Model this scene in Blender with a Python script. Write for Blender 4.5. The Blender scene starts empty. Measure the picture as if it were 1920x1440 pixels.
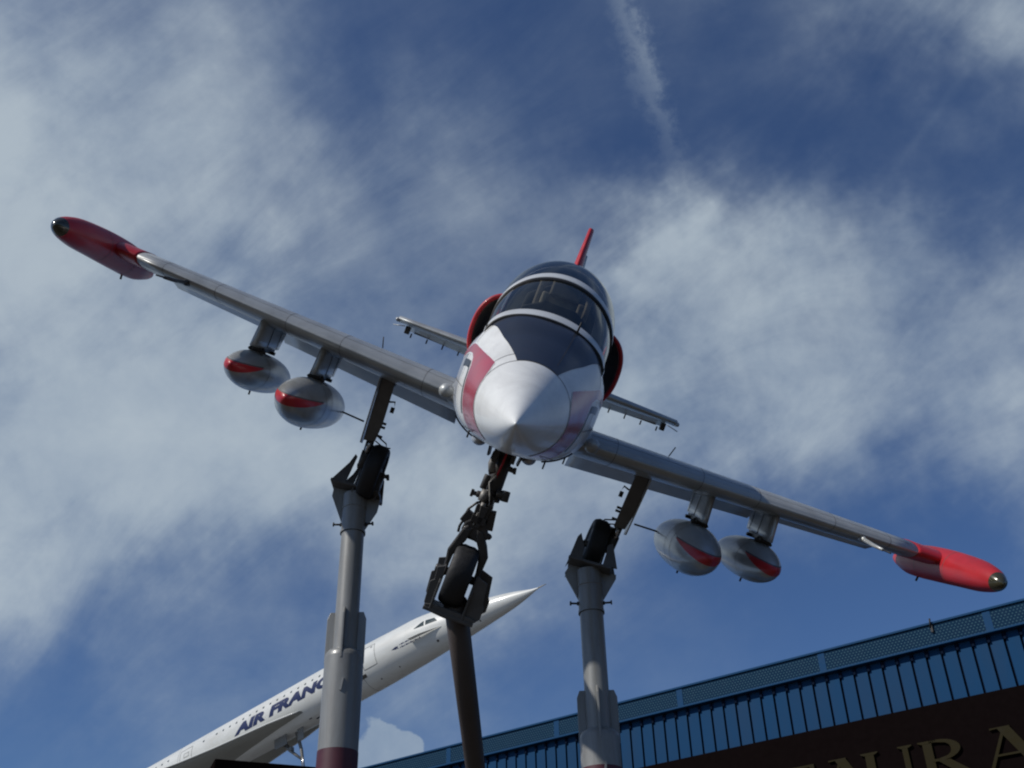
import bpy, bmesh, math, random
from math import sin, cos, pi, radians, sqrt
from mathutils import Vector, Matrix
random.seed(7)
scene = bpy.context.scene
C = scene.collection

# ------------------------------------------------------------------ camera
cam_d = bpy.data.cameras.new('camera')
cam = bpy.data.objects.new('camera', cam_d)
C.objects.link(cam)
cam.matrix_world = Matrix(((0.9997, 0.0248, 0, 0), (0.0139, -0.5618, -0.8272, 0),
                           (-0.0205, 0.8269, -0.5619, 1.6), (0, 0, 0, 1)))
cam_d.sensor_width = 36.0
cam_d.lens = 36.0 * 2030 / 1920
cam_d.clip_start = 0.05
cam_d.clip_end = 3000
scene.camera = cam
scene.render.resolution_x = 1024
scene.render.resolution_y = 768
scene.cycles.filter_width = 2.1

# ------------------------------------------------------------------ light
SUN = Vector((-0.66, -0.35, 0.66)).normalized()
sd = bpy.data.lights.new('sun', 'SUN')
sd.energy = 4.4
sd.angle = radians(0.5)
sd.color = (1.0, 0.955, 0.89)
sun = bpy.data.objects.new('sun', sd)
C.objects.link(sun)
sun.location = (0, 0, 60)
sun.rotation_euler = (-SUN).to_track_quat('-Z', 'Y').to_euler()
scene.view_settings.view_transform = 'Standard'
scene.view_settings.look = 'None'
scene.view_settings.gamma = 1
scene.view_settings.exposure = -0.35

# ------------------------------------------------------------------ world: clear sky plus clouds fixed in the sky
world = bpy.data.worlds.new('World')
scene.world = world
world.use_nodes = True
nt = world.node_tree
nt.nodes.clear()
def N(tree, typ, **kw):
    n = tree.nodes.new(typ)
    for k, v in kw.items():
        setattr(n, k, v)
    return n
def setin(n, vals):
    for k, v in vals.items():
        n.inputs[k].default_value = v
def L(tree, a, b):
    tree.links.new(a, b)
def mth(tree, op, a, b=None, c=None, clamp=False):
    n = N(tree, 'ShaderNodeMath', operation=op)
    n.use_clamp = clamp
    for i, v in enumerate((a, b, c)):
        if v is None:
            continue
        if hasattr(v, 'links'):
            L(tree, v, n.inputs[i])
        else:
            n.inputs[i].default_value = v
    return n.outputs[0]
def vmth(tree, op, a, b=None, scale=None):
    n = N(tree, 'ShaderNodeVectorMath', operation=op)
    for i, v in enumerate((a, b)):
        if v is None:
            continue
        if hasattr(v, 'links'):
            L(tree, v, n.inputs[i])
        else:
            n.inputs[i].default_value = v
    if scale is not None:
        n.inputs['Scale'].default_value = scale
    return n
sky = N(nt, 'ShaderNodeTexSky')
sky.sky_type = 'NISHITA'
sky.sun_disc = False
sky.sun_elevation = math.asin(SUN.z)
sky.sun_rotation = math.atan2(SUN.x, SUN.y)
sky.air_density = 1.0
sky.dust_density = 0.6
sky.ozone_density = 2.0
tc = N(nt, 'ShaderNodeTexCoord')
D = tc.outputs['Generated']
wn = N(nt, 'ShaderNodeTexNoise')
setin(wn, {'Scale': 3.2, 'Detail': 6, 'Roughness': 0.6})
L(nt, D, wn.inputs['Vector'])
w1 = vmth(nt, 'SUBTRACT', wn.outputs['Color'], (0.5, 0.5, 0.5))
w2 = vmth(nt, 'SCALE', w1.outputs[0], scale=0.42)
w3 = vmth(nt, 'ADD', D, w2.outputs[0])
DW = vmth(nt, 'NORMALIZE', w3.outputs[0]).outputs[0]
def blobs(lst, src):
    acc = None
    for x, y, z, k, a in lst:
        d = vmth(nt, 'DOT_PRODUCT', src, (x, y, z)).outputs['Value']
        e = mth(nt, 'EXPONENT', mth(nt, 'MULTIPLY_ADD', d, k, -k))
        acc = mth(nt, 'MULTIPLY', e, a) if acc is None else mth(nt, 'MULTIPLY_ADD', e, a, acc)
    return acc
CLOUD = [(-0.3962,0.6005,0.6946,77.9,0.26),(-0.3601,0.6838,0.6347,77.9,0.26),(-0.3942,0.7649,0.5095,61.0,0.43),(-0.3100,0.8150,0.4895,103.0,0.34),(-0.3427,0.8382,0.4243,103.0,0.31),(-0.4018,0.8489,0.3434,161.0,0.15),(-0.1947,0.8545,0.4815,142.6,0.46),(-0.2286,0.7740,0.5905,183.2,0.22),(-0.1268,0.8132,0.5681,286.2,0.22),(-0.1100,0.8852,0.4519,183.2,0.34),(-0.0334,0.9118,0.4093,243.8,0.37),(0.0215,0.8875,0.4603,340.6,0.28),(0.1381,0.7751,0.6166,243.8,0.46),(0.1316,0.8272,0.5462,183.2,0.50),(0.2486,0.7911,0.5589,183.2,0.40),(0.3093,0.7856,0.5358,210.2,0.37),(0.3817,0.7797,0.4963,243.8,0.37),(0.2038,0.7672,0.6082,340.6,0.25),(0.4201,0.7565,0.5013,412.1,0.25),(0.2550,0.8361,0.4857,340.6,0.12),(-0.2944,0.6271,0.7211,103.0,0.19),(-0.2273,0.6131,0.7566,161.0,0.12),(-0.0444,0.7215,0.6910,243.8,0.19),(0.0024,0.7681,0.6403,508.8,0.19),(-0.0848,0.7514,0.6544,508.8,0.12),(-0.1877,0.7199,0.6682,183.2,0.12),(0.3092,0.5718,0.7599,643.9,0.37),(0.3792,0.5611,0.7358,340.6,0.50),(0.4118,0.5820,0.7012,841.0,0.31),(0.2090,0.5963,0.7751,1144.7,0.09),(0.2554,0.6444,0.7207,286.2,0.07),(0.3183,0.7213,0.6152,508.8,0.15),(0.1388,0.7150,0.6852,508.8,-0.22),(0.2665,0.7045,0.6578,286.2,-0.15),(-0.3814,0.8828,0.2741,286.2,-0.30),(-0.2956,0.8781,0.3763,643.9,-0.20),(0.3432,0.7268,0.5949,841.0,0.19),(0.4021,0.7124,0.5752,1648.4,0.15),(-0.1196,0.9462,0.3006,286.2,0.22),(0.0631,0.9153,0.3979,286.2,0.15),(-0.2726,0.9029,0.3324,210.2,0.12),(0.3873,0.6423,0.6614,1144.7,0.07),(-0.6285,0.5823,0.5156,25.8,0.50),(-0.5189,0.8486,0.1031,16.5,0.31),(0.6026,0.5922,0.5350,45.8,0.19),(-0.0076,0.2957,0.9552,25.8,0.25),(-0.0385,0.9972,-0.0640,11.4,0.37),(0.5874,0.7975,0.1378,16.5,0.31),(-0.0877,0.6403,0.7631,183.2,-0.12),(0.1887,0.6465,0.7392,243.8,-0.03),(0.3210,0.6744,0.6650,340.6,-0.05),(-0.2482,0.8909,0.3805,412.1,-0.25),(0.2932,0.8698,0.3968,103.0,-0.25),(-0.1908,0.7632,0.6174,1144.7,-0.10),(-0.2165,0.6354,0.7412,52.6,0.04),(0.0004,0.6893,0.7244,103.0,0.05),(0.2545,0.6278,0.7356,142.6,0.06),(0.0128,0.9424,0.3344,161.0,-0.25),(0.3577,0.8328,0.4226,183.2,-0.20),(-0.3983,0.8682,0.2961,183.2,-0.25),(-0.3042,0.5781,0.7571,286.2,-0.12),(-0.0293,0.8208,0.5704,286.2,0.06),(-0.1574,0.9145,0.3728,643.9,-0.15)]
PUFF = [(-0.1304,0.9567,0.2601,2853.8,0.80),(-0.0939,0.9580,0.2710,14259.2,0.60),(-0.1078,0.9556,0.2743,10302.2,0.45),(-0.1217,0.9506,0.2856,14259.2,0.45),(-0.1333,0.9455,0.2970,18315.1,0.50)]
TRAIL_A = ((-0.9417,0.3175,-0.1113), (0.1171,0.6195,0.7762), 7500, 230, 0.60, 0.05)
TRAIL_B = ((-0.7827,-0.1985,0.5899), (0.3607,0.6277,0.6898), 60000, 500, 0.12, 0.004)
SKYTINT = (0.51, 0.68, 0.95)
CLOUD_LO = (3.0,4.0,5.4, 1)
CLOUD_HI = (5.9,6.85,7.6, 1)
WA, WB, WC = (0.815, -0.326, 0.480), (0.580, 0.458, -0.674), (0.000, 0.827, 0.562)

# high streaky noise on a flat cloud layer
sep = N(nt, 'ShaderNodeSeparateXYZ')
L(nt, D, sep.inputs[0])
zz = mth(nt, 'ADD', mth(nt, 'ABSOLUTE', sep.outputs[2]), 0.22)
comb = N(nt, 'ShaderNodeCombineXYZ')
L(nt, mth(nt, 'DIVIDE', sep.outputs[0], zz), comb.inputs[0])
L(nt, mth(nt, 'DIVIDE', sep.outputs[1], zz), comb.inputs[1])
def layer(rot, scl, scale, detail, rough, dist):
    mp = N(nt, 'ShaderNodeMapping')
    mp.inputs['Rotation'].default_value = (0, 0, rot)
    mp.inputs['Scale'].default_value = scl
    L(nt, comb.outputs[0], mp.inputs['Vector'])
    n = N(nt, 'ShaderNodeTexNoise')
    setin(n, {'Scale': scale, 'Detail': detail, 'Roughness': rough, 'Distortion': dist})
    L(nt, mp.outputs[0], n.inputs['Vector'])
    return n.outputs['Fac']
n1 = layer(0.9, (0.8, 1.35, 1), 2.3, 10, 0.56, 0.4)
n2 = layer(-0.5, (1.0, 2.4, 1), 4.2, 10, 0.62, 0.6)
# billowing noise and diagonal wisps straight in the direction of view of the sky (fixed to the sky, not to any camera)
def dnoise(src, scale, detail, rough, dist):
    n = N(nt, 'ShaderNodeTexNoise')
    setin(n, {'Scale': scale, 'Detail': detail, 'Roughness': rough, 'Distortion': dist})
    L(nt, src, n.inputs['Vector'])
    return n.outputs['Fac']
def axes(a, b, c, ka, kb, kc):
    cb = N(nt, 'ShaderNodeCombineXYZ')
    for i, (v, k) in enumerate(((a, ka), (b, kb), (c, kc))):
        L(nt, mth(nt, 'MULTIPLY', vmth(nt, 'DOT_PRODUCT', D, v).outputs['Value'], k), cb.inputs[i])
    return cb.outputs[0]
b1 = dnoise(D, 3.4, 9, 0.52, 0.3)
b2 = dnoise(axes(WA, WB, WC, 2.2, 8.0, 8.0), 1.0, 10, 0.64, 0.9)
b3 = dnoise(D, 11.0, 8, 0.6, 0.2)
low = blobs(CLOUD, DW)
def cen(o, k): return mth(nt, 'MULTIPLY', mth(nt, 'SUBTRACT', o, 0.5), k)
nn = mth(nt, 'ADD', mth(nt, 'ADD', cen(b1, 1.7), cen(b2, 1.35)), mth(nt, 'ADD', cen(b3, 0.6), cen(n1, 0.7)))
dens = mth(nt, 'ADD', low, mth(nt, 'MULTIPLY', nn, mth(nt, 'MULTIPLY_ADD', low, 0.55, 0.30)))
mr = N(nt, 'ShaderNodeMapRange', interpolation_type='SMOOTHSTEP')
setin(mr, {'From Min': -0.15, 'From Max': 1.25})
L(nt, dens, mr.inputs['Value'])
alpha = mr.outputs[0]
# crisp cumulus: puffs with a harder edge
pn = N(nt, 'ShaderNodeTexNoise')
setin(pn, {'Scale': 22, 'Detail': 8, 'Roughness': 0.6})
L(nt, D, pn.inputs['Vector'])
cu = mth(nt, 'MULTIPLY', blobs(PUFF, D), mth(nt, 'MULTIPLY_ADD', pn.outputs['Fac'], 2.6, -0.3))
mr2 = N(nt, 'ShaderNodeMapRange', interpolation_type='SMOOTHSTEP')
setin(mr2, {'From Min': 0.36, 'From Max': 0.56})
L(nt, cu, mr2.inputs['Value'])
# old vapour trail: thin band along a great circle, broken up by noise
tn = N(nt, 'ShaderNodeTexNoise')
setin(tn, {'Scale': 42, 'Detail': 6, 'Roughness': 0.7})
L(nt, D, tn.inputs['Vector'])
def trail(nrm, mid, kw, km, amp, wob):
    d = vmth(nt, 'DOT_PRODUCT', D, nrm).outputs['Value']
    d = mth(nt, 'ADD', d, mth(nt, 'MULTIPLY', mth(nt, 'SUBTRACT', tn.outputs['Fac'], 0.5), wob))
    g = mth(nt, 'EXPONENT', mth(nt, 'MULTIPLY', mth(nt, 'MULTIPLY', d, d), -kw))
    m = vmth(nt, 'DOT_PRODUCT', D, mid).outputs['Value']
    g2 = mth(nt, 'EXPONENT', mth(nt, 'MULTIPLY_ADD', m, km, -km))
    return mth(nt, 'MULTIPLY', mth(nt, 'MULTIPLY', g, g2), mth(nt, 'MULTIPLY', tn.outputs['Fac'], amp))
tr = mth(nt, 'ADD', trail(*TRAIL_A), trail(*TRAIL_B))
alpha = mth(nt, 'ADD', alpha, tr, clamp=True)
a2 = mth(nt, 'MAXIMUM', mth(nt, 'MULTIPLY', alpha, 0.86), mth(nt, 'MULTIPLY', mr2.outputs[0], 0.8), clamp=True)
# strength of the clear sky, and cloud colour
bgs = N(nt, 'ShaderNodeVectorMath', operation='MULTIPLY')
L(nt, sky.outputs[0], bgs.inputs[0])
bgs.inputs[1].default_value = SKYTINT
cc = N(nt, 'ShaderNodeMixRGB')
cc.inputs['Color1'].default_value = CLOUD_LO
cc.inputs['Color2'].default_value = CLOUD_HI
L(nt, mth(nt, 'ADD', mth(nt, 'MULTIPLY', alpha, 0.55), mth(nt, 'MULTIPLY_ADD', b3, 1.3, mth(nt, 'MULTIPLY_ADD', b1, 1.3, -1.1)), clamp=True), cc.inputs['Fac'])
mx = N(nt, 'ShaderNodeMixRGB')
L(nt, a2, mx.inputs['Fac'])
L(nt, bgs.outputs[0], mx.inputs['Color1'])
L(nt, cc.outputs[0], mx.inputs['Color2'])
bg = N(nt, 'ShaderNodeBackground')
bg.inputs['Strength'].default_value = 0.1
L(nt, mx.outputs[0], bg.inputs['Color'])
wo = N(nt, 'ShaderNodeOutputWorld')
L(nt, bg.outputs[0], wo.inputs['Surface'])

# ------------------------------------------------------------------ materials
def mat(name, col, rough=0.5, metal=0.0, coat=0.0, var=0.08, scale=6.0, bump=0.0, bscale=30, spec=0.5, stretch=(1, 1, 1), grime=0.0, gcol=(0.10, 0.085, 0.065), gscale=3.0):
    m = bpy.data.materials.new(name)
    m.use_nodes = True
    t = m.node_tree
    b = t.nodes['Principled BSDF']
    setin(b, {'Roughness': rough, 'Metallic': metal, 'Coat Weight': coat, 'Coat Roughness': 0.12, 'Specular IOR Level': spec})
    co = N(t, 'ShaderNodeTexCoord')
    mp = N(t, 'ShaderNodeMapping')
    mp.inputs['Scale'].default_value = stretch
    L(t, co.outputs['Object'], mp.inputs['Vector'])
    n = N(t, 'ShaderNodeTexNoise')
    setin(n, {'Scale': scale, 'Detail': 7, 'Roughness': 0.62})
    L(t, mp.outputs[0], n.inputs['Vector'])
    r = N(t, 'ShaderNodeMapRange')
    setin(r, {'From Min': 0.3, 'From Max': 0.7, 'To Min': 1 - var, 'To Max': 1 + var})
    L(t, n.outputs['Fac'], r.inputs['Value'])
    v = N(t, 'ShaderNodeVectorMath', operation='SCALE')
    v.inputs[0].default_value = col
    L(t, r.outputs[0], v.inputs['Scale'])
    colout = v.outputs[0]
    if grime:
        gm = N(t, 'ShaderNodeTexNoise')
        setin(gm, {'Scale': gscale, 'Detail': 9, 'Roughness': 0.7, 'Distortion': 0.4})
        L(t, mp.outputs[0], gm.inputs['Vector'])
        gr = N(t, 'ShaderNodeMapRange')
        setin(gr, {'From Min': 0.46, 'From Max': 0.72, 'To Min': 0.0, 'To Max': grime})
        L(t, gm.outputs['Fac'], gr.inputs['Value'])
        gx = N(t, 'ShaderNodeMixRGB')
        L(t, gr.outputs[0], gx.inputs['Fac'])
        L(t, colout, gx.inputs['Color1'])
        gx.inputs['Color2'].default_value = (*gcol, 1)
        colout = gx.outputs[0]
    L(t, colout, b.inputs['Base Color'])
    r2 = N(t, 'ShaderNodeMapRange')
    setin(r2, {'From Min': 0.3, 'From Max': 0.7, 'To Min': rough * 0.85, 'To Max': min(1, rough * 1.2)})
    L(t, n.outputs['Fac'], r2.inputs['Value'])
    L(t, r2.outputs[0], b.inputs['Roughness'])
    if bump:
        n2 = N(t, 'ShaderNodeTexNoise')
        setin(n2, {'Scale': bscale, 'Detail': 4})
        L(t, co.outputs['Object'], n2.inputs['Vector'])
        bp = N(t, 'ShaderNodeBump')
        setin(bp, {'Strength': bump, 'Distance': 0.01})
        L(t, n2.outputs['Fac'], bp.inputs['Height'])
        L(t, bp.outputs[0], b.inputs['Normal'])
    return m
M = {}
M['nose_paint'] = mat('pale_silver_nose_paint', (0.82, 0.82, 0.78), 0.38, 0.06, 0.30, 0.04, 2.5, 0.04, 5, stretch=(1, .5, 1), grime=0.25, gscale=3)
M['body_paint'] = mat('silver_grey_body_paint', (0.50, 0.515, 0.53), 0.34, 0.35, 0.3, 0.09, 3, 0.06, 6, grime=0.35)
M['wing_paint'] = mat('grey_wing_paint', (0.37, 0.385, 0.38), 0.40, 0.25, 0.2, 0.07, 2.2, 0.04, 8, stretch=(1.2, .8, 1), grime=0.28, gscale=2.5)
M['flap_metal'] = mat('reflection_lightened_flap_metal', (0.58, 0.61, 0.64), 0.34, 0.25, 0.2, 0.06, 2.0, grime=0.2)  # base colour lightened for bright ground and sky reflected under the flaps
M['tank_paint'] = mat('grey_tank_paint', (0.38, 0.39, 0.385), 0.34, 0.35, 0.35, 0.14, 3.5, 0.05, 9, stretch=(1, .5, 1), grime=0.45)
M['red'] = mat('red_gloss_paint', (0.42, 0.018, 0.024), 0.42, 0.0, 0.12, 0.18, 4, stretch=(1, .4, 1), grime=0.3, gcol=(0.16, 0.03, 0.03), spec=0.35)
M['red_fade'] = mat('faded_red_stripe_paint', (0.40, 0.045, 0.07), 0.33, 0.0, 0.4, 0.14, 5)
M['white'] = mat('white_line_paint', (0.78, 0.79, 0.78), 0.35, 0, 0.3, 0.05)
M['navy'] = mat('dark_navy_matt_paint', (0.014, 0.017, 0.027), 0.36, 0.0, 0.12, 0.25, 4)
M['black'] = mat('black_seal', (0.012, 0.012, 0.013), 0.6)
M['seam'] = mat('dark_panel_seam', (0.10, 0.10, 0.10), 0.7, var=0.3, scale=20)
M['frame'] = mat('pale_canopy_frame', (0.60, 0.62, 0.62), 0.4, 0.1, 0.2, 0.06)
M['duct'] = mat('dark_brown_intake_duct', (0.085, 0.072, 0.055), 0.75, var=0.3)
M['gear'] = mat('olive_grey_gear_paint', (0.050, 0.047, 0.043), 0.5, 0.3, 0.05, 0.3, 14, 0.2, 40)
M['leg_grey'] = mat('dull_grey_leg_cover', (0.11, 0.105, 0.10), 0.45, 0.3, 0.1, 0.2, 8, grime=0.4, gcol=(0.04, 0.035, 0.03))
M['gear_light'] = mat('worn_light_gear_paint', (0.22, 0.21, 0.19), 0.5, 0.3, 0.0, 0.3, 20, 0.2, 50)
M['chrome'] = mat('bare_steel_piston', (0.5, 0.5, 0.5), 0.2, 0.9)
M['rubber'] = mat('black_tyre_rubber', (0.010, 0.010, 0.011), 0.62, var=0.3, scale=25, bump=0.2)
M['rim'] = mat('grey_wheel_rim', (0.10, 0.10, 0.10), 0.5, 0.4)
M['lens'] = mat('smoked_lamp_glass', (0.050, 0.046, 0.024), 0.2, 0.2, 0.6, 0.1)
M['pole'] = mat('grey_pole_paint', (0.225, 0.23, 0.222), 0.42, 0.05, 0.15, 0.12, 2.0, 0.04, 12, stretch=(2, 2, .25), grime=0.45, gcol=(0.09, 0.075, 0.06), gscale=5)
M['pole_dark'] = mat('dark_grey_cradle_paint', (0.085, 0.082, 0.078), 0.5, 0.1, 0.1, 0.2, 8, 0.1, 30)
M['brown_pole'] = mat('brown_grey_pole_paint', (0.055, 0.044, 0.040), 0.5, 0.0, 0.1, 0.15, 3)
M['maroon'] = mat('maroon_paint', (0.070, 0.012, 0.020), 0.5, 0, 0.05, 0.15)
M['maroon_dark'] = mat('shade_darkened_maroon', (0.0062, 0.0042, 0.0042), 0.95, 0, 0.0, 0.12, spec=0.0)  # maroon taken near black to paint in the shade lying on the sign
M['steel'] = mat('dark_steel_bolt', (0.05, 0.05, 0.05), 0.45, 0.6)
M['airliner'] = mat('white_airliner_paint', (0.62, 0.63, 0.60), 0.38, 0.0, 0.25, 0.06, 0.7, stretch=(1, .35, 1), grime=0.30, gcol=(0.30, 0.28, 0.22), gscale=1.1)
M['airliner_under'] = mat('shade_darkened_wing_white', (0.28, 0.28, 0.25), 0.55, 0.0, 0.0, 0.16, 0.5, stretch=(1, .3, 1))  # white darkened in the colour for the wing's shaded, downward face
M['livery_blue'] = mat('dark_blue_livery_paint', (0.008, 0.016, 0.075), 0.4)
M['window_dark'] = mat('dark_window_glass', (0.03, 0.045, 0.04), 0.12, 0, 0.6)
M['seat'] = mat('dark_olive_seat_cloth', (0.24, 0.22, 0.17), 0.8, var=0.3)
M['strap'] = mat('tan_webbing_strap', (0.30, 0.27, 0.21), 0.8, var=0.3)
M['tub'] = mat('dark_cockpit_lining', (0.060, 0.062, 0.060), 0.8)
M['blue'] = mat('blue_sheet_cladding', (0.0045, 0.044, 0.115), 0.65, 0.0, 0.0, 0.12, 1.0, spec=0.12, stretch=(1, 1, .3))
M['blue_trim'] = mat('blue_trim_paint', (0.007, 0.048, 0.122), 0.6, 0.0, 0.0, 0.06, spec=0.1)
M['groove'] = mat('dark_blue_groove', (0.003, 0.008, 0.022), 0.8, spec=0.05)
M['gold'] = mat('dull_gold_letter_paint', (0.022, 0.018, 0.0075), 0.8, 0.0, 0.0, 0.12, spec=0.1)
M['concrete'] = mat('grey_roof_sheet', (0.25, 0.25, 0.25), 0.8)

def glass_mat():
    m = bpy.data.materials.new('smoked_canopy_acrylic')
    m.use_nodes = True
    t = m.node_tree
    t.nodes.clear()
    o = N(t, 'ShaderNodeOutputMaterial')
    tr_ = N(t, 'ShaderNodeBsdfTransparent')
    tr_.inputs[0].default_value = (0.62, 0.62, 0.60, 1)
    g = N(t, 'ShaderNodeBsdfGlossy')
    g.inputs['Roughness'].default_value = 0.035
    g.inputs['Color'].default_value = (0.88, 0.86, 0.80, 1)
    lw = N(t, 'ShaderNodeFresnel')
    lw.inputs['IOR'].default_value = 1.5
    k = mth(t, 'MULTIPLY_ADD', lw.outputs[0], 1.0, 0.012, clamp=True)
    mx_ = N(t, 'ShaderNodeMixShader')
    L(t, k, mx_.inputs[0])
    L(t, tr_.outputs[0], mx_.inputs[1])
    L(t, g.outputs[0], mx_.inputs[2])
    L(t, mx_.outputs[0], o.inputs['Surface'])
    return m
M['glass'] = glass_mat()

def perforated():
    m = mat('blue_perforated_sheet', (0.040, 0.125, 0.26), 0.7, 0.0, spec=0.05)
    t = m.node_tree
    b = t.nodes['Principled BSDF']
    co = N(t, 'ShaderNodeTexCoord')
    s = N(t, 'ShaderNodeSeparateXYZ')
    L(t, co.outputs['Object'], s.inputs[0])
    zr = mth(t, 'DIVIDE', s.outputs[2], 0.062)
    row = mth(t, 'FLOOR', zr)
    xs = mth(t, 'ADD', mth(t, 'DIVIDE', s.outputs[0], 0.080), mth(t, 'MULTIPLY', row, 0.5))
    fx = mth(t, 'SUBTRACT', mth(t, 'FRACT', xs), 0.5)
    fz = mth(t, 'SUBTRACT', mth(t, 'FRACT', zr), 0.5)
    d = mth(t, 'SQRT', mth(t, 'ADD', mth(t, 'MULTIPLY', fx, fx), mth(t, 'MULTIPLY', mth(t, 'MULTIPLY', fz, fz), 0.8)))
    hole = mth(t, 'LESS_THAN', d, 0.21)
    mxx = N(t, 'ShaderNodeMixRGB')
    L(t, hole, mxx.inputs['Fac'])
    mxx.inputs['Color1'].default_value = (0.006, 0.026, 0.058, 1)
    mxx.inputs['Color2'].default_value = (0.045, 0.10, 0.13, 1)
    L(t, mxx.outputs[0], b.inputs['Base Color'])
    return m
M['perf'] = perforated()

def ground_mat():
    m = mat('worn_asphalt', (0.060, 0.052, 0.042), 0.85, 0, 0, 0.3, 0.6, 0.3, 60)
    return m
M['ground'] = ground_mat()

# ------------------------------------------------------------------ mesh helpers
class MB:
    def __init__(s):
        s.v, s.f, s.m, s.sm = [], [], [], []
    def add(s, vs, fs, mi=0, smooth=False):
        o = len(s.v)
        s.v += [tuple(p) for p in vs]
        for f in fs:
            s.f.append(tuple(o + i for i in f)); s.m.append(mi); s.sm.append(smooth)
        return s
    def grid(s, P, cu=False, cv=False, mi=0, smooth=True, cap0=False, cap1=False):
        n, k = len(P), len(P[0])
        vs = [p for r in P for p in r]
        fs = []
        for i in range(n - (0 if cu else 1)):
            for j in range(k - (0 if cv else 1)):
                a, b = i % n, (i + 1) % n
                c, d = j % k, (j + 1) % k
                fs.append((a * k + c, a * k + d, b * k + d, b * k + c))
        if cap0: fs.append(tuple(range(k)))
        if cap1: fs.append(tuple((n - 1) * k + j for j in reversed(range(k))))
        return s.add(vs, fs, mi, smooth)
    def tube(s, pts, r, seg=10, mi=0, cap=True):
        pts = [Vector(p) for p in pts]
        rr = r if isinstance(r, (list, tuple)) else [r] * len(pts)
        P = []
        prev = None
        for i, p in enumerate(pts):
            t = (pts[min(i + 1, len(pts) - 1)] - pts[max(i - 1, 0)]).normalized()
            ref = Vector((0, 0, 1)) if abs(t.z) < 0.95 else Vector((1, 0, 0))
            if prev is not None: ref = prev
            a = t.cross(ref)
            a.normalize(); b = t.cross(a); prev = -b if False else ref
            P.append([p + rr[i] * (cos(2 * pi * j / seg) * a + sin(2 * pi * j / seg) * b) for j in range(seg)])
        return s.grid(P, cv=True, mi=mi, cap0=cap, cap1=cap)
    def revolve(s, prof, c=(0, 0, 0), axis='y', seg=40, mi=0, mfun=None, el=(1, 1)):
        P = []
        for t, r in prof:
            row = []
            for j in range(seg):
                a = 2 * pi * j / seg
                u, w = r * cos(a) * el[0], r * sin(a) * el[1]
                q = {'y': (u, t, w), 'x': (t, u, w), 'z': (u, w, t)}[axis]
                row.append((c[0] + q[0], c[1] + q[1], c[2] + q[2]))
            P.append(row)
        return s.grid(P, cv=True, mi=mi)
    def box(s, c, d, R=None, mi=0):
        R = R or Matrix.Identity(3)
        vs = [Vector(c) + R @ Vector((d[0] * x / 2, d[1] * y / 2, d[2] * z / 2)) for x in (-1, 1) for y in (-1, 1) for z in (-1, 1)]
        fs = [(0, 1, 3, 2), (4, 6, 7, 5), (0, 4, 5, 1), (2, 3, 7, 6), (0, 2, 6, 4), (1, 5, 7, 3)]
        return s.add(vs, fs, mi)
    def prism(s, poly, o, ex, ey, en, th, mi=0):
        o, ex, ey, en = Vector(o), Vector(ex), Vector(ey), Vector(en)
        n = len(poly)
        a = [o + ex * x + ey * y - en * th / 2 for x, y in poly]
        b = [p + en * th for p in a]
        fs = [tuple(range(n))[::-1], tuple(range(n, 2 * n))]
        fs += [(i, (i + 1) % n, n + (i + 1) % n, n + i) for i in range(n)]
        return s.add(a + b, fs, mi)
    def build(s, name, mats, parent=None, bevel=0.0, merge=True):
        me = bpy.data.meshes.new(name)
        me.from_pydata(s.v, [], s.f)
        if not isinstance(mats, (list, tuple)): mats = [mats]
        for m in mats: me.materials.append(M[m])
        me.polygons.foreach_set('material_index', s.m)
        me.polygons.foreach_set('use_smooth', s.sm)
        bm = bmesh.new(); bm.from_mesh(me)
        if merge: bmesh.ops.remove_doubles(bm, verts=bm.verts, dist=1e-5)
        bmesh.ops.recalc_face_normals(bm, faces=bm.faces)
        bm.to_mesh(me); bm.free()
        o = bpy.data.objects.new(name, me)
        C.objects.link(o)
        if parent: o.parent = parent
        if bevel:
            bv = o.modifiers.new('bevel', 'BEVEL'); bv.width = bevel; bv.segments = 2
            bv.limit_method = 'ANGLE'; bv.angle_limit = radians(40)
        return o
def tag(o, label=None, cat=None, group=None, kind=None):
    if label: o['label'] = label
    if cat: o['category'] = cat
    if group: o['group'] = group
    if kind: o['kind'] = kind
    return o
def empty(name, mw):
    o = bpy.data.objects.new(name, None)
    C.objects.link(o)
    o.matrix_world = mw
    o.empty_display_size = 0.5
    return o
def frame4(cols, loc):
    m = Matrix.Identity(4)
    for j, c in enumerate(cols):
        for i in range(3): m[i][j] = c[i]
    for i in range(3): m[i][3] = loc[i]
    return m
def pchip(T, s, i):
    # monotone cubic interpolation of column i at s
    n = len(T)
    if s <= T[0][0]: return T[0][i]
    if s >= T[-1][0]: return T[-1][i]
    k = 0
    while T[k + 1][0] < s: k += 1
    def dl(j): return (T[j + 1][i] - T[j][i]) / (T[j + 1][0] - T[j][0])
    def sl(j):
        if j == 0: return dl(0)
        if j == n - 1: return dl(n - 2)
        a, b = dl(j - 1), dl(j)
        return 0 if a * b <= 0 else 2 * a * b / (a + b)
    h = T[k + 1][0] - T[k][0]
    t = (s - T[k][0]) / h
    return ((2 * t**3 - 3 * t**2 + 1) * T[k][i] + (t**3 - 2 * t**2 + t) * h * sl(k)
            + (-2 * t**3 + 3 * t**2) * T[k + 1][i] + (t**3 - t**2) * h * sl(k + 1))

# ------------------------------------------------------------------ ground
g = MB()
g.add([(-700, -500, 0), (700, -500, 0), (700, 900, 0), (-700, 900, 0)], [(0, 1, 2, 3)])
tag(g.build('ground', 'ground'), 'grey worn asphalt of the outdoor museum ground', None, None, 'structure')

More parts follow.
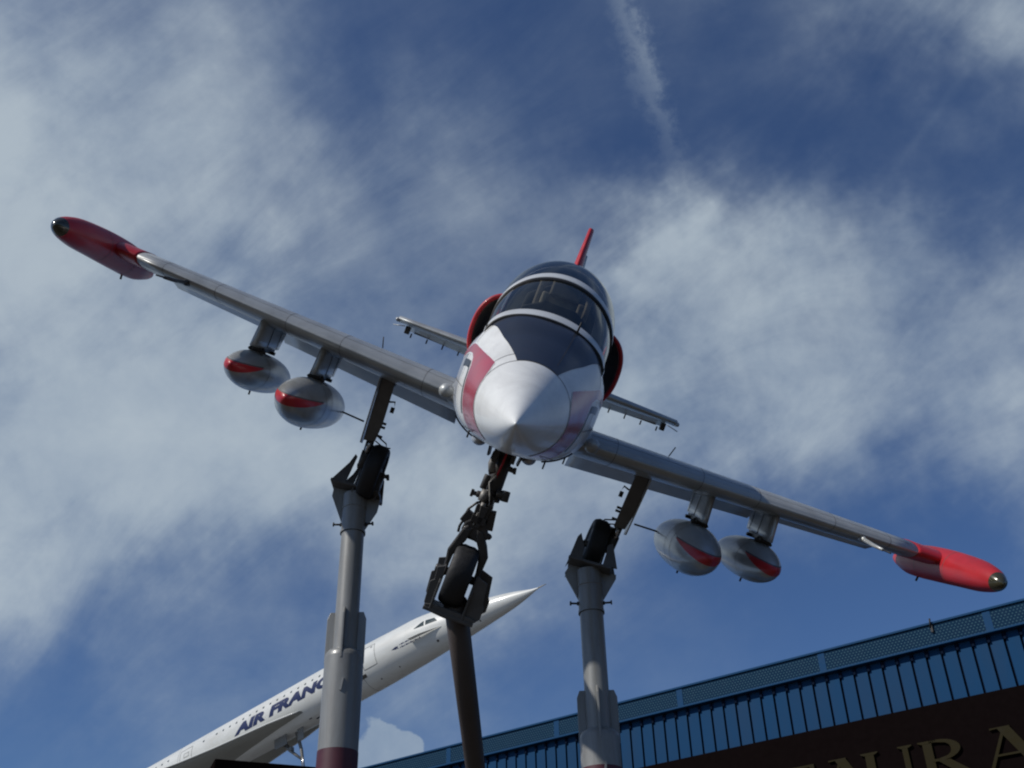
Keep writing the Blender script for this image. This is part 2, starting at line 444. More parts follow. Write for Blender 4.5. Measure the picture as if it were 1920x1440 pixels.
# ------------------------------------------------------------------ jet aircraft (local: x to the photo's right wing, y aft, z up)
JET = empty('jet_aircraft', frame4(((0.9261, 0.1965, -0.3222), (0.0190, 0.8284, 0.5599), (0.3769, -0.5246, 0.7634)), (0.0128, 4.4107, 4.3639)))
tag(JET, 'silver and red two-seat jet trainer nose down on three poles, red tip tanks', 'jet aircraft')

FT = [  # s, half width, widest z, top z, bottom z, exponent
    (0, .004, 0, .004, -.004, 2), (.04, .022, .002, .026, -.020, 2), (.15, .060, .004, .068, -.056, 2), (.5, .160, .02, .185, -.140, 2), (1.0, .278, .057, .335, -.213, 2.05),
    (1.5, .375, .10, .49, -.248, 2.2), (2.05, .465, .14, .64, -.278, 2.65), (2.35, .50, .15, .60, -.297, 2.7), (3, .553, .16, .58, -.332, 2.8),
    (3.5, .58, .16, .58, -.36, 2.9), (4, .60, .16, .58, -.39, 2.9), (5, .62, .16, .60, -.40, 2.8), (6, .62, .18, .64, -.40, 2.7),
    (7, .60, .2, .66, -.36, 2.5), (8, .54, .24, .68, -.25, 2.3), (9, .46, .28, .68, -.1, 2.1), (10, .36, .32, .66, .04, 2), (11, .27, .36, .62, .12, 2), (11.6, .22, .37, .58, .16, 2)]
def fsec(s, th, off=0.0):
    a, zc, zt, zb, n = (pchip(FT, s, i) for i in range(1, 6))
    c, d = cos(th), sin(th)
    h = (zt - zc) if d >= 0 else (zc - zb)
    # superellipse point whose direction (x/a, z/h) is th
    r = (abs(c)**n + abs(d)**n) ** (-1 / n)
    x, z = a * r * c, h * r * d
    q = sqrt(x * x + z * z) + 1e-9
    return Vector((x * (1 + off / q), s, zc + z * (1 + off / q)))
b = MB()
SS = [0, .01, .02, .04, .07, .1, .15, .2, .28, .36, .45, .55, .65, .75, .85, .95, 1.05] + [1.05 + .1 * i for i in range(1, 106)]
SS = [s for s in SS if s <= 11.6]
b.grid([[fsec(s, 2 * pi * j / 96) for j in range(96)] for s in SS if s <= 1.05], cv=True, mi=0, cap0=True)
b.grid([[fsec(s, 2 * pi * j / 96) for j in range(96)] for s in SS if s >= 1.05 and s <= 2.06], cv=True, mi=0)
b.grid([[fsec(s, 2 * pi * j / 96) for j in range(96)] for s in SS if s >= 2.04 and s <= 5.36], cv=True, mi=1)
b.grid([[fsec(s, 2 * pi * j / 96) for j in range(96)] for s in SS if s >= 5.34], cv=True, mi=1, cap1=True)
def ring(mb, s, w, off, t0=0, t1=360, mi=3, ds=0.0):
    # thin seam running round the fuselage
    k = 72
    mb.grid([[fsec(s + e * w / 2 + ds * sin(radians(t0 + (t1 - t0) * j / k)), radians(t0 + (t1 - t0) * j / k), off) for j in range(k + 1)] for e in (-1, 1)], mi=mi)
ring(b, .985, .008, .0015); ring(b, 1.13, .007, .0015, 70, 330)
ring(b, 1.95, .008, .0015, -60, 55); ring(b, 1.95, .008, .0015, 125, 240)
ring(b, 2.9, .008, .0015, 130, 400); ring(b, 4.1, .008, .0015, 130, 400)
for th_, s0_, s1_ in ((192, 1.72, 3.4), (-12, 1.72, 3.4), (150, 2.1, 3.8), (30, 2.1, 3.8), (232, 1.13, 3.6), (308, 1.13, 3.6)):
    b.grid([[fsec(s0_ + (s1_ - s0_) * i / 24, radians(th_ + e), .0045) for i in range(25)] for e in (-.35, .35)], mi=3)
for th_, s_, h_, w_ in ((205, 2.25, 14, .30), (-25, 2.25, 14, .30), (216, 1.35, 10, .22), (-40, 1.35, 10, .2)):
    for e0, e1, q0, q1 in ((0, w_, 0, .5), (0, w_, h_ - .5, h_), (0, .006, 0, h_), (w_ - .006, w_, 0, h_)):
        b.grid([[fsec(s_ + e0 + (e1 - e0) * i / 8, radians(th_ + q0 + (q1 - q0) * j / 8), .0045) for i in range(9)] for j in range(9)], mi=3)
def patch(mb, A, Bp, off, mi, nu=24, nv=14):
    # skin between two (s, angle) poly-lines
    def samp(Pl, t):
        n = len(Pl) - 1
        k = min(int(t * n), n - 1); u = t * n - k
        return (Pl[k][0] * (1 - u) + Pl[k + 1][0] * u, Pl[k][1] * (1 - u) + Pl[k + 1][1] * u)
    nu = max(nu, (len(A) - 1) * 5); nu -= nu % max(1, (len(A) - 1))
    P = []
    for i in range(nu + 1):
        p, q = samp(A, i / nu), samp(Bp, i / nu)
        P.append([fsec(p[0] * (1 - j / nv) + q[0] * j / nv, radians(p[1] * (1 - j / nv) + q[1] * j / nv), off) for j in range(nv + 1)])
    mb.grid(P, mi=mi)
# dark anti-glare panel on top of the nose
P = []
for i in range(33):
    s = .99 + (2.07 - .99) * i / 32
    xl = .125 + (.405 - .125) * (i / 32) ** 1.1
    a, zc, zt = pchip(FT, s, 1), pchip(FT, s, 2), pchip(FT, s, 3)
    n = pchip(FT, s, 5)
    row = []
    for j in range(25):
        x = -xl + 2 * xl * j / 24
        z = (zt - zc) * (1 - abs(x / a) ** n) ** (1 / n)
        row.append(fsec(s, math.atan2(z / (zt - zc), x / a), .003))
    P.append(row)
b.grid(P, mi=2)
b.grid([[P[i][12] + Vector((.135 - .10 * 0 + e * .003, 0, .0)) + Vector((0, 0, -.012 + .002)) for i in range(3, 33)] for e in (-1, 1)] if False else [[fsec(.99 + 1.08 * i / 32, radians(70), .0045) + Vector((e, 0, 0)) for i in range(4, 32)] for e in (-.0025, .0025)], mi=5)
# red stripe panels with a white edge, both sides
# pairs: front edge (inner) and rear edge (outer) polylines in (s, angle on the photo's left side)
FRONT = [(1.40, 150), (1.10, 142.8), (1.025, 151), (.985, 163), (.985, 177), (.985, 190), (.985, 203), (.985, 217), (.99, 231), (1.04, 243)]
REAR = [(1.84, 164), (1.72, 165), (1.63, 170), (1.60, 178), (1.57, 190), (1.57, 200), (1.60, 209), (1.66, 217.5), (1.72, 225), (1.75, 235)]
TOPA = [(1.40, 150), (1.75, 156), (2.2, 160.5), (2.75, 165), (3.3, 165)]
TOPB = [(1.84, 164), (2.0, 165.4), (2.3, 167.6), (2.75, 171), (3.3, 171)]
def mirror(Pl): return [(s, 180 - a) for s, a in Pl]
def widen(Pl, ds, da): return [(s + ds, a + da) for s, a in Pl]
for mirr in (False, True):
    fm = mirror if mirr else (lambda q: q)
    patch(b, fm(widen(FRONT, -.014, -.6)), fm(widen(REAR, .016, .6)), .002, 4)
    patch(b, fm(widen(TOPA, 0, -1.4)), fm(widen(TOPB, 0, 1.4)), .002, 4)
    patch(b, fm(FRONT), fm(REAR), .0035, 5 if False else 6)
    patch(b, fm(TOPA), fm(TOPB), .0035, 6)
    NF = [(1.735, 168.5), (1.70, 172), (1.655, 178), (1.63, 190), (1.63, 200), (1.66, 209), (1.72, 217)]
    NR = [(s + .035, a) for s, a in NF]
    patch(b, fm(NF), fm(NR), .003, 2)
    patch(b, fm([(1.735, 168.5), (1.95, 170.5), (2.15, 172)]), fm([(1.75, 174.5), (1.95, 176), (2.15, 178)]), .003, 2, 10, 6)
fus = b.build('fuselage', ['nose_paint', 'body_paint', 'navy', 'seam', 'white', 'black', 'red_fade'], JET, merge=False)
# belly details
m_ = MB()
for x, s in ((-.20, 2.35), (.155, 2.35)):
    th = math.atan2(-1, x / .3)
    p = fsec(s, math.atan2(-.93, x / .5))
    P = [[(p.x + .055 * cos(a) * cos(e), p.y + .12 * sin(a) * cos(e), p.z + .008 - .05 * sin(e)) for a in [2 * pi * j / 20 for j in range(20)]] for e in [pi / 2 * i / 6 for i in range(7)]]
    m_ = MB(); m_.grid(P, cv=True); m_.build('belly_blister', 'body_paint', JET)
m_ = MB()
for x, s, l in ((-.30, 1.9, .05), (.27, 2.1, .06), (.44, 2.6, .05)):
    p = fsec(s, math.atan2(-.85, x / .5))
    m_ = MB(); m_.tube([p, p + Vector((0, .02, -l))], .006, 6); m_.build('belly_aerial', 'black', JET)
for th0, s0 in ((222, 2.5), (300, 1.9)):
    m_ = MB(); m_.grid([[fsec(s0 + .02 * j, radians(th0 + j * 2.2), .004 + e * .012) for j in range(12)] for e in (0, 1)])
    m_.build('belly_strake', 'black', JET)
m_ = MB()
p = fsec(2.0, radians(70), .0)
m_.tube([p + Vector((0, 0, .0)), p + Vector((.004, -.02, .085))], [.008, .005], 8)
m_.box(p + Vector((0, 0, .004)), (.035, .06, .02))
m_.build('probe_mast', 'black', JET, merge=False)

# cockpit interior
m_ = MB()
m_.grid([[(x, s, pchip(FT, s, 3) - .0 + .012 - .35 * x * x) for x in [-.36 + .06 * k for k in range(13)]] for s in [2.2 + .1 * i for i in range(31)]], mi=0)
m_.prism([(-.30, 0), (.30, 0), (.27, .16), (.12, .25), (-.12, .25), (-.27, .16)], (0, 2.72, .56), (1, 0, 0), (0, 0, 1), (0, 1, 0), .16)
m_.prism([(-.34, 0), (.34, 0), (.30, .36), (.12, .50), (-.12, .50), (-.30, .36)], (0, 3.86, .56), (1, 0, 0), (0, 0, 1), (0, 1, 0), .05)
m_.build('cockpit_lining', 'tub', JET, bevel=.01)
for s0, z0 in ((3.45, .56), (4.62, .66)):
    m_ = MB()
    m_.box((0, s0, z0 + .18), (.36, .12, .40), Matrix.Rotation(radians(-14), 3, 'X'))
    m_.box((0, s0 + .02, z0 + .44), (.25, .10, .16), Matrix.Rotation(radians(-14), 3, 'X'))
    m_.box((-.15, s0 - .05, z0 + .16), (.05, .05, .44), mi=1)
    m_.box((.15, s0 - .05, z0 + .16), (.05, .05, .44), mi=1)
    m_.box((.0, s0 - .08, z0 + .02), (.30, .04, .05), mi=1)
    for x_ in (-.205, .205): m_.box((x_, s0 + .12, z0 + .22), (.05, .09, .62), Matrix.Rotation(radians(-14), 3, 'X'), mi=1)
    m_.build('ejection_seat', ['seat', 'strap'], JET, bevel=.015)

CT = [  # s, half width, centre z, top z
    (2.05, .405, .43, .648), (2.3, .425, .50, .765), (2.6, .44, .575, .90), (2.95, .455, .63, 1.035), (3.5, .485, .71, 1.20), (3.85, .50, .75, 1.275), (4.2, .508, .78, 1.318),
    (4.6, .50, .79, 1.325), (5.0, .475, .77, 1.28), (5.35, .44, .72, 1.20), (5.7, .40, .68, 1.12)]
def csec(s, t, off=0.0):
    # t 0..1 from right sill over the top to the left sill
    a, zc, zt = (pchip(CT, s, i) for i in (1, 2, 3))
    base = .40
    lo = 0.13
    if t < lo:
        k = t / lo
        return Vector((a + off, s, base + (zc - base) * k))
    if t > 1 - lo:
        k = (1 - t) / lo
        return Vector((-a - off, s, base + (zc - base) * k))
    th = pi * (t - lo) / (1 - 2 * lo)
    return Vector(((a + off) * cos(th), s, zc + (zt - zc + off) * sin(th)))
def cshell(s0, s1, off=0, n=20, mi=0, mb=None):
    mb = mb or MB()
    mb.grid([[csec(s0 + (s1 - s0) * i / n, j / 60, off) for j in range(61)] for i in range(n + 1)], mi=mi)
    return mb
cshell(2.06, 3.0).build('windscreen', 'glass', JET)
def band(name, s0, s1, off, matn, n=4, parent=JET):
    mb = MB()
    P = [[csec(s, j / 60, o) for j in range(61)] for s, o in ((s0, -.004), (s0, off), ((s0 + s1) / 2, off), (s1, off), (s1, -.004))]
    mb.grid(P, smooth=False)
    for f in range(len(mb.sm)): mb.sm[f] = True
    return mb.build(name, matn, parent)
cn = cshell(3.0, 5.0, n=30).build('canopy', 'glass', JET)
band('canopy_frame', 2.03, 2.155, .012, 'frame')
band('canopy_frame', 2.905, 3.055, .012, 'frame')
band('canopy_seal', 2.868, 2.902, .0135, 'black')
band('canopy_seal', 2.012, 2.032, .0135, 'black')
band('canopy_frame', 4.98, 5.10, .01, 'frame', parent=JET)
cshell(5.08, 5.7, n=8).build('canopy_fairing', 'body_paint', JET)
for s0 in (2.55,):      # instrument shroud with a pale cover folded over it
    m_ = MB()
    m_.grid([[(x, s0 + .30 * u, .62 + .10 * (1 - (x / .30) ** 2) + .02 * sin(9 * x + 3 * u) + .05 * u) for x in [-.28 + .035 * k for k in range(17)]] for u in [i / 6 for i in range(7)]])
    m_.build('cockpit_cover', 'strap', JET)
# sill frames along the canopy foot
m_ = MB()
for sg in (-1, 1):
    m_.grid([[(sg * (pchip(CT, s, 1) + o), s, z) for o, z in ((.004, .40), (.016, .42), (.016, .47), (.004, .49))] for s in [2.1 + .1 * i for i in range(30)]])
m_.build('canopy_sill', 'frame', JET)
# dorsal fairing behind the canopy
m_ = MB()
DT = [(5.6, .40, 1.13), (6.2, .36, 1.05), (7, .30, .98), (8, .23, .90), (9, .17, .84), (10, .12, .80)]
m_.grid([[(pchip(DT, s, 1) * cos(pi * j / 16), s, .5 + (pchip(DT, s, 2) - .5) * sin(pi * j / 16)) for j in range(17)] for s in [5.6 + .2 * i for i in range(23)]])
m_.build('dorsal_fairing', 'body_paint', JET)

# air intakes
IT = [(5.2, .315, .385), (5.6, .325, .41), (6.2, .32, .42), (7.0, .28, .42), (8.0, .18, .38), (8.8, .10, .3), (9.4, .03, .2)]
def isec(sg, s, t, off=0.0, w=None, h=None):
    w = pchip(IT, s, 1) if w is None else w
    h = pchip(IT, s, 2) if h is None else h
    ph = pi / 2 - pi * t
    n = 2.3
    c, d = cos(ph), sin(ph)
    r = (abs(c)**n + abs(d)**n) ** (-1 / n)
    return Vector((sg * (.44 + (w + off) * r * c), s, .56 + (h + off) * r * d))
def rake(p, k=.10): return Vector((p.x, p.y + k * (p.z - .56) * -1, p.z))
for sg in (-1, 1):
    m_ = MB()
    m_.grid([[rake(isec(sg, s, j / 32), .1 if s < 5.5 else 0) for j in range(33)] for s in [5.22, 5.4] + [5.6 + .2 * i for i in range(20)]])
    it = m_.build('intake_nacelle', 'body_paint', JET)
    m_ = MB()   # duct
    m_.grid([[rake(isec(sg, s, j / 32, o)) for j in range(33)] for s, o in ((5.24, -.03), (5.4, -.045), (5.7, -.07), (6.1, -.11), (6.4, -.16))])
    m_.add([rake(isec(sg, 6.4, j / 32, -.16)) for j in range(33)], [tuple(range(33))])
    m_.build('intake_duct', 'duct', it)
    m_ = MB()   # rounded lip
    m_.grid([[rake(isec(sg, 5.235 - .05 * cos(a), j / 32, -.014 + .022 * sin(a), .315, .385)) for j in range(33)] for a in [-pi / 2 - .6 + (pi + 1.2) * k / 10 for k in range(11)]], mi=0)
    m_.build('intake_lip', 'red', it)

def tank_tilt(mb, s0, z0, ang):
    # lower the tail of everything in the builder about its nose
    mb.v = [(x, s0 + (y - s0) * cos(ang) + (z - z0) * sin(ang), z0 + (z - z0) * cos(ang) - (y - s0) * sin(ang)) for x, y, z in mb.v]
# wings
def foil(n=22, t=.12, x0=0.0, x1=1.0):
    def th(x): return 5 * t * (.2969 * sqrt(x) - .126 * x - .3516 * x * x + .2843 * x**3 - .1036 * x**4)
    xs = [x0 + (x1 - x0) * (1 - cos(pi * i / n)) / 2 if x0 == 0 else x0 + (x1 - x0) * i / n for i in range(n + 1)]
    up = [(x, th(x) + .03 * sin(pi * x) * .5) for x in xs]
    dn = [(x, -th(x) + .03 * sin(pi * x) * .5) for x in reversed(xs)]
    return up + dn
INC = radians(4.8)
def wing_pt(sg, x, cx, cz):
    k = (x - .45) / 4.0
    sle = 5.22 + .50 * k; ch = 2.62 - 1.27 * k; zl = -.165 + .165 * k
    px = cx * ch; pz = cz * ch * .98
    return Vector((sg * x, sle + px * cos(INC) + pz * sin(INC), zl - px * sin(INC) + pz * cos(INC) + .02))
def wing_loft(sg, xa, xb, x0, x1, n=14, t=.125, droop=0, thick=1.0, grow=0.0):
    F = foil(22, t, x0, x1)
    P = []
    for i in range(n + 1):
        x = xa + (xb - xa) * i / n
        row = []
        for cx, cz in F:
            if droop:
                ux = cx - x0; ux, uz = ux * cos(droop) + cz * sin(droop), cz * cos(droop) - ux * sin(droop)
                q = wing_pt(sg, x, x0 + ux, uz)
            else:
                q = wing_pt(sg, x, cx, cz * thick)
            row.append(q)
        P.append(row)
    return P
for sg in (-1, 1):
    m_ = MB()
    m_.grid(wing_loft(sg, .40, 4.20, 0, .755), cv=True, cap0=True, cap1=True)
    for xk in (1.0, 1.9, 2.5, 3.3, 3.9):      # rib seams
        F = foil(22, .125, 0, .755)
        m_.grid([[wing_pt(sg, xk + e, cx, cz * 1.012) for cx, cz in F] for e in (-.003, .003)], mi=1)
    Ft = foil(22, .125, 0, .755)
    for cc_ in (4, 9, 15, 30, 36, 41):      # spanwise skin joints
        cx, cz = Ft[cc_]
        m_.grid([[wing_pt(sg, .7 + 3.45 * k / 20, cx + e, cz * 1.013) for k in range(21)] for e in (-.0016, .0016)], mi=1)
    W = m_.build('wing', ['wing_paint', 'seam'], JET, merge=False)
    m_ = MB()
    m_.grid(wing_loft(sg, 4.20, 4.5, 0, 1.0, 8, thick=1.06), cv=True, cap0=True, cap1=True)
    m_.build('wing_tip_fairing', 'red', W)
    m_ = MB()
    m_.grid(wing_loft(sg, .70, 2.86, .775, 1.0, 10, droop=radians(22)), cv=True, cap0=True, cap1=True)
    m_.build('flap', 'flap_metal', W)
    m_ = MB()
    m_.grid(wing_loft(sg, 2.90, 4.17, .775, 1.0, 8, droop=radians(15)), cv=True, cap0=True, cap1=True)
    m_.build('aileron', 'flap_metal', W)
    m_ = MB()     # root fairing and lamp blister
    m_.grid([[(sg * (.40 + .33 * k + 0 * a), 5.02 + .42 * k * k - .0, -.15 + .0) if False else
              (sg * (.50 + .22 * k), 5.08 + .16 * k + .35 * (1 - cos(a)) , -.135 + (.15 - .03 * k) * sin(a)) for a in [-pi / 2 + pi * j / 16 for j in range(17)]] for k in [i / 8 for i in range(9)]])
    m_.grid([[(sg * (.745 + .075 * cos(e) * sin(a)), 5.17 - .09 * sin(e), -.135 + .075 * cos(e) * cos(a)) for a in [2 * pi * j / 20 for j in range(20)]] for e in [pi / 2 * i / 6 for i in range(7)]], cv=True)
    m_.build('root_fairing', 'wing_paint', W)
    m_ = MB()     # small aerial pin on top and hinge pins below
    q = wing_pt(sg, 1.55, .18, .07); m_.tube([q, q + Vector((sg * .03, -.02, .11))], .006, 6); m_.build('wing_aerial', 'black', W)
    q = wing_pt(sg, 2.45, .99, -.03); m_ = MB(); m_.box(q + Vector((0, 0, -.09)), (.02, .05, .09)); m_.build('wing_pin', 'black', W)
    m_ = MB()     # pitot boom near the tip
    q = wing_pt(sg, 3.62, .015, -.028)
    m_.revolve([(-.07, .0), (-.06, .022), (0, .034), (.10, .03)], q, seg=14)
    m_.tube([q + Vector((0, -.02, 0)), q + Vector((sg * .02, -.30, -.015)), q + Vector((sg * .02, -.58, -.015))], [.022, .019, .015], 12)
    m_.tube([q + Vector((sg * .02, -.56, -.015)), q + Vector((sg * .02, -.80, -.015))], [.010, .007], 8, mi=1)
    m_.build('pitot_boom', ['wing_paint' if sg > 0 else 'gear', 'black'], W)

    # wing tip tank
    tx, tz = sg * 4.60, .02
    prof = [(0, 0.0), (.02, .033), (.06, .062), (.14, .094), (.28, .120), (.5, .141), (.85, .149), (1.25, .153), (1.7, .150), (2.1, .135), (2.45, .085), (2.72, .02), (2.75, 0)]
    def tankprof(prof, s0): return [(s0 + s, r) for s, r in prof]
    def tank_bend(mb):
        # rear half deeper and lower than the nose
        out = []
        for x, y, z in mb.v:
            t = max(0, min(1.1, (y - 4.62) / 2.75))
            out.append((x, y, tz + .012 - .20 * t ** 1.6 + (z - tz) * (1 + .32 * t)))
        mb.v = out
    m_ = MB()
    full = [(s, pchip(prof, s, 1)) for s in [.10 + .06 * i for i in range(44)]] + [(2.75, 0)]
    m_.revolve(tankprof(full, 4.62), (tx, 0, tz), seg=40)
    # joint seams
    for s_ in (1.02, 1.75):
        r_ = pchip(prof, s_, 1) + .0012
        m_.revolve([(4.62 + s_ - .004, r_), (4.62 + s_ + .004, r_)], (tx, 0, tz), seg=40, mi=1)
    tank_bend(m_)
    T = m_.build('tip_tank', ['red', 'seam'], JET, merge=False)
    m_ = MB()
    nz = [(s, pchip(prof, s, 1) + .001) for s in (0, .005, .012, .02, .035, .05, .075, .1, .115)]
    m_.revolve(tankprof(nz, 4.62), (tx, 0, tz), seg=40)
    tank_bend(m_)
    m_.build('lamp_glass', 'lens', T)
    m_ = MB()
    m_.tube([(tx, 6.5, tz - .27), (tx, 6.51, tz - .32)], .012, 8)
    m_.build('drain_pin', 'black', T)

    # underwing drop tanks on pylons
    for kind, x0, s0, z0, R0, Ln in (('big', 2.095, 4.80, -.715, .262, 3.0), ('small', 2.765, 5.10, -.625, .212, 2.6)):
        q0 = wing_pt(sg, x0 + .0, .06, -.05); q1 = wing_pt(sg, x0, .62, -.05)
        m_ = MB()
        zb = z0 + R0 * .74
        P = []
        for k in range(5):
            u = k / 4
            row = []
            for j in range(24):
                a = 2 * pi * j / 24
                yc, hl = (6.22, .54)
                cx_, sx_ = cos(a), sin(a)
                yy = yc - hl * (abs(cx_)**.75) * (1 if cx_ > 0 else -1) - .10 * u
                ww = .062 * (abs(sx_)**.8) * (1 if sx_ > 0 else -1)
                zt_ = q0.z + (q1.z - q0.z) * (yy - q0.y) / (q1.y - q0.y) + .03
                row.append((sg * x0 + ww, yy, zb + .05 + (zt_ - zb - .05) * (1 - u)))
            P.append(row)
        m_.grid(P, cv=True, cap0=True, cap1=True, smooth=True)
        for yy_ in (5.98, 6.38):
            for w_ in (-.063, .063):
                m_.box((sg * x0 + w_, yy_, zb + .17), (.004, .006, .22), mi=1)
        PY = m_.build('pylon', ['tank_paint', 'seam'], W)
        m_ = MB()
        m_.box((sg * x0, 6.12, zb + .035), (.085, .62, .05))
        m_.box((sg * x0, 5.86, zb + .01), (.17, .05, .035)); m_.box((sg * x0, 6.3, zb + .01), (.17, .05, .035))
        m_.tube([(sg * x0 - .09, 5.86, zb + .0), (sg * x0 - .05, 5.86, zb + .05)], .014, 8)
        m_.tube([(sg * x0 + .09, 5.86, zb + .0), (sg * x0 + .05, 5.86, zb + .05)], .014, 8)
        m_.build('sway_brace', 'steel', JET, bevel=.004)
        # tank body
        m_ = MB()
        f_ = lambda u: R0 * (1 - abs((u - .40) / .40) ** 2.25) ** .62 if u < .40 else R0 * max(0, (1 - ((u - .40) / .60) ** 2.7)) ** .8
        us = [0, .002, .006, .012, .02, .03, .045, .065, .09, .12, .15, .19, .23, .27, .31, .35, .4, .45, .5, .55, .6, .66, .72, .78, .84, .9, .95, .98, 1]
        m_.revolve([(s0 + Ln * u, f_(u)) for u in us], (sg * x0, 0, z0), seg=56, mi=0)
        for u_ in ((.27, .36) if kind == 'big' else (.30,)):
            m_.revolve([(s0 + Ln * u_ - .004, f_(u_) + .0012), (s0 + Ln * u_ + .004, f_(u_) + .0012)], (sg * x0, 0, z0), seg=56, mi=1)
        # horizontal joint line on the photo's right side tanks and red nose wedges
        umax = .245 if kind == 'big' else .23
        for mi_, g_, o_ in ((1, .012, .0012), (2, 0, .0026)):
            bm = bmesh.new()
            K = 72
            uu = [0] + [umax * (i / 26) ** 1.8 for i in range(1, 27)]
            rows = []
            for u in uu:
                r_ = (f_(u) + o_) if u > 0 else 0
                yy = s0 + Ln * u - .004 * (1 - u / umax) ** 2 * (1.4 if mi_ == 2 else 1)
                rows.append([bm.verts.new((r_ * cos(2 * pi * j / K), yy, r_ * sin(2 * pi * j / K))) for j in range(K if u > 0 else 1)])
            for j in range(K):
                bm.faces.new((rows[0][0], rows[1][j], rows[1][(j + 1) % K]))
                for i in range(1, len(rows) - 1):
                    bm.faces.new((rows[i][j], rows[i + 1][j], rows[i + 1][(j + 1) % K], rows[i][(j + 1) % K]))
            geo = lambda: bm.verts[:] + bm.edges[:] + bm.faces[:]
            zt0, zb0, zt1 = .034 + g_, -.078, .066 + g_
            yl = Ln * umax
            bmesh.ops.bisect_plane(bm, geom=geo(), plane_co=(0, s0, zt0), plane_no=Vector((0, -(zt1 - zt0), yl)).normalized(), clear_outer=True)
            bmesh.ops.bisect_plane(bm, geom=geo(), plane_co=(0, s0, zb0), plane_no=Vector((0, (zt1 - zb0), -yl)).normalized(), clear_outer=True)
            bm.verts.index_update()
            m_.add([(v.co.x + sg * x0, v.co.y, v.co.z + z0) for v in bm.verts], [[v.index for v in f.verts] for f in bm.faces], mi_, True)
            bm.free()
        tank_tilt(m_, s0, z0, radians(3.5))
        TK = m_.build('drop_tank', ['tank_paint', 'seam', 'red'], JET, merge=False)
        m_ = MB()
        m_.tube([(sg * x0, s0 + Ln * .42, z0 - R0 - .06), (sg * x0, s0 + Ln * .42, z0 - R0 - .11)], .010, 8)
        m_.build('drain_pin', 'black', TK)
        if kind == 'big':
            m_ = MB()
            m_.tube([(sg * (x0 - R0 * .80), s0 + Ln * .66, z0 - .10), (sg * (x0 - R0 - .24), s0 + Ln * .64, z0 - .11)], .010, 8)
            m_.build('tank_strut', 'gear', TK)

# tailplane, fin, rudder
def surf_loft(root, tip, chord0, chord1, t, x0, x1, n=8, droop=0.0, inc=0.0):
    F = foil(16, t, x0, x1)
    P = []
    for i in range(n + 1):
        k = i / n
        o = Vector(root).lerp(Vector(tip), k); ch = chord0 + (chord1 - chord0) * k
        row = []
        for cx, cz in F:
            ux, uz = (cx - x0), cz
            if droop: ux, uz = ux * cos(droop) + uz * sin(droop), uz * cos(droop) - ux * sin(droop)
            px, pz = (x0 + ux) * ch, uz * ch
            row.append((o, px * cos(inc) + pz * sin(inc), pz * cos(inc) - px * sin(inc)))
        P.append(row)
    return P
for sg in (-1, 1):
    tip = (sg * 2.19, 10.72, .44)
    m_ = MB()
    P = surf_loft((sg * .2, 9.95, .44), tip, 1.35, .75, .125, 0, .68, inc=radians(3))
    m_.grid([[(o.x, o.y + a, o.z + c) for o, a, c in r] for r in P], cv=True, cap0=True, cap1=True)
    m_.revolve([(10.70, 0), (10.71, .02), (10.76, .035), (11.2, .035), (11.4, .02), (11.42, 0)], (sg * 2.20, 0, .42), seg=14)
    TP = m_.build('tailplane', 'wing_paint', JET)
    m_ = MB()
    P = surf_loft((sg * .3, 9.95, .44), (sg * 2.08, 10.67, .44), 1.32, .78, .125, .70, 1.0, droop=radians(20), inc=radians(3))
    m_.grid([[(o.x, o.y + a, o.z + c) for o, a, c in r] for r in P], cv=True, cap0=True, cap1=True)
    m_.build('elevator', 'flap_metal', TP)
    m_ = MB()
    for k in range(7):
        x = .45 + k * .26
        y = 9.95 + .72 * (x - .2) / 1.99 + (1.35 - .6 * (x - .2) / 1.99) * .99
        m_.box((sg * x, y, .26), (.018, .05, .07))
    m_.tube([(sg * .32, 11.22, .288), (sg * 1.98, 11.40, .315)], .009, 6)
    m_.build('hinge_rod', 'black', TP)
    m_ = MB()
    m_.box((sg * 2.05, 11.1, .32), (.07, .14, .12))
    m_.build('horn_weight', 'gear', TP, bevel=.01)
    m_ = MB(); m_.tube([(sg * 2.15, 11.42, .37), (sg * 2.34, 11.5, .33)], .008, 6); m_.build('static_wick', 'wing_paint', TP)
m_ = MB()
P = surf_loft((0, 9.15, .60), (0, 11.02, 2.72), 2.1, .75, .115, 0, .72, n=12)
m_.grid([[(c, o.y + a, o.z) for o, a, c in r] for r in P], cv=True, cap0=True, cap1=True)
FIN = m_.build('tail_fin', 'red', JET)
m_ = MB()
P = surf_loft((0, 9.15, .72), (0, 10.84, 2.40), 2.1, .95, .10, .74, 1.0, n=10, droop=radians(-24))
m_.grid([[(c, o.y + a, o.z) for o, a, c in r] for r in P], cv=True, cap0=True, cap1=True)
m_.build('rudder', 'wing_paint', FIN)
m_ = MB(); m_.tube([(-.03, 10.6, 2.06), (-.13, 10.62, 2.03)], .010, 8); m_.build('fin_aerial', 'white', FIN)

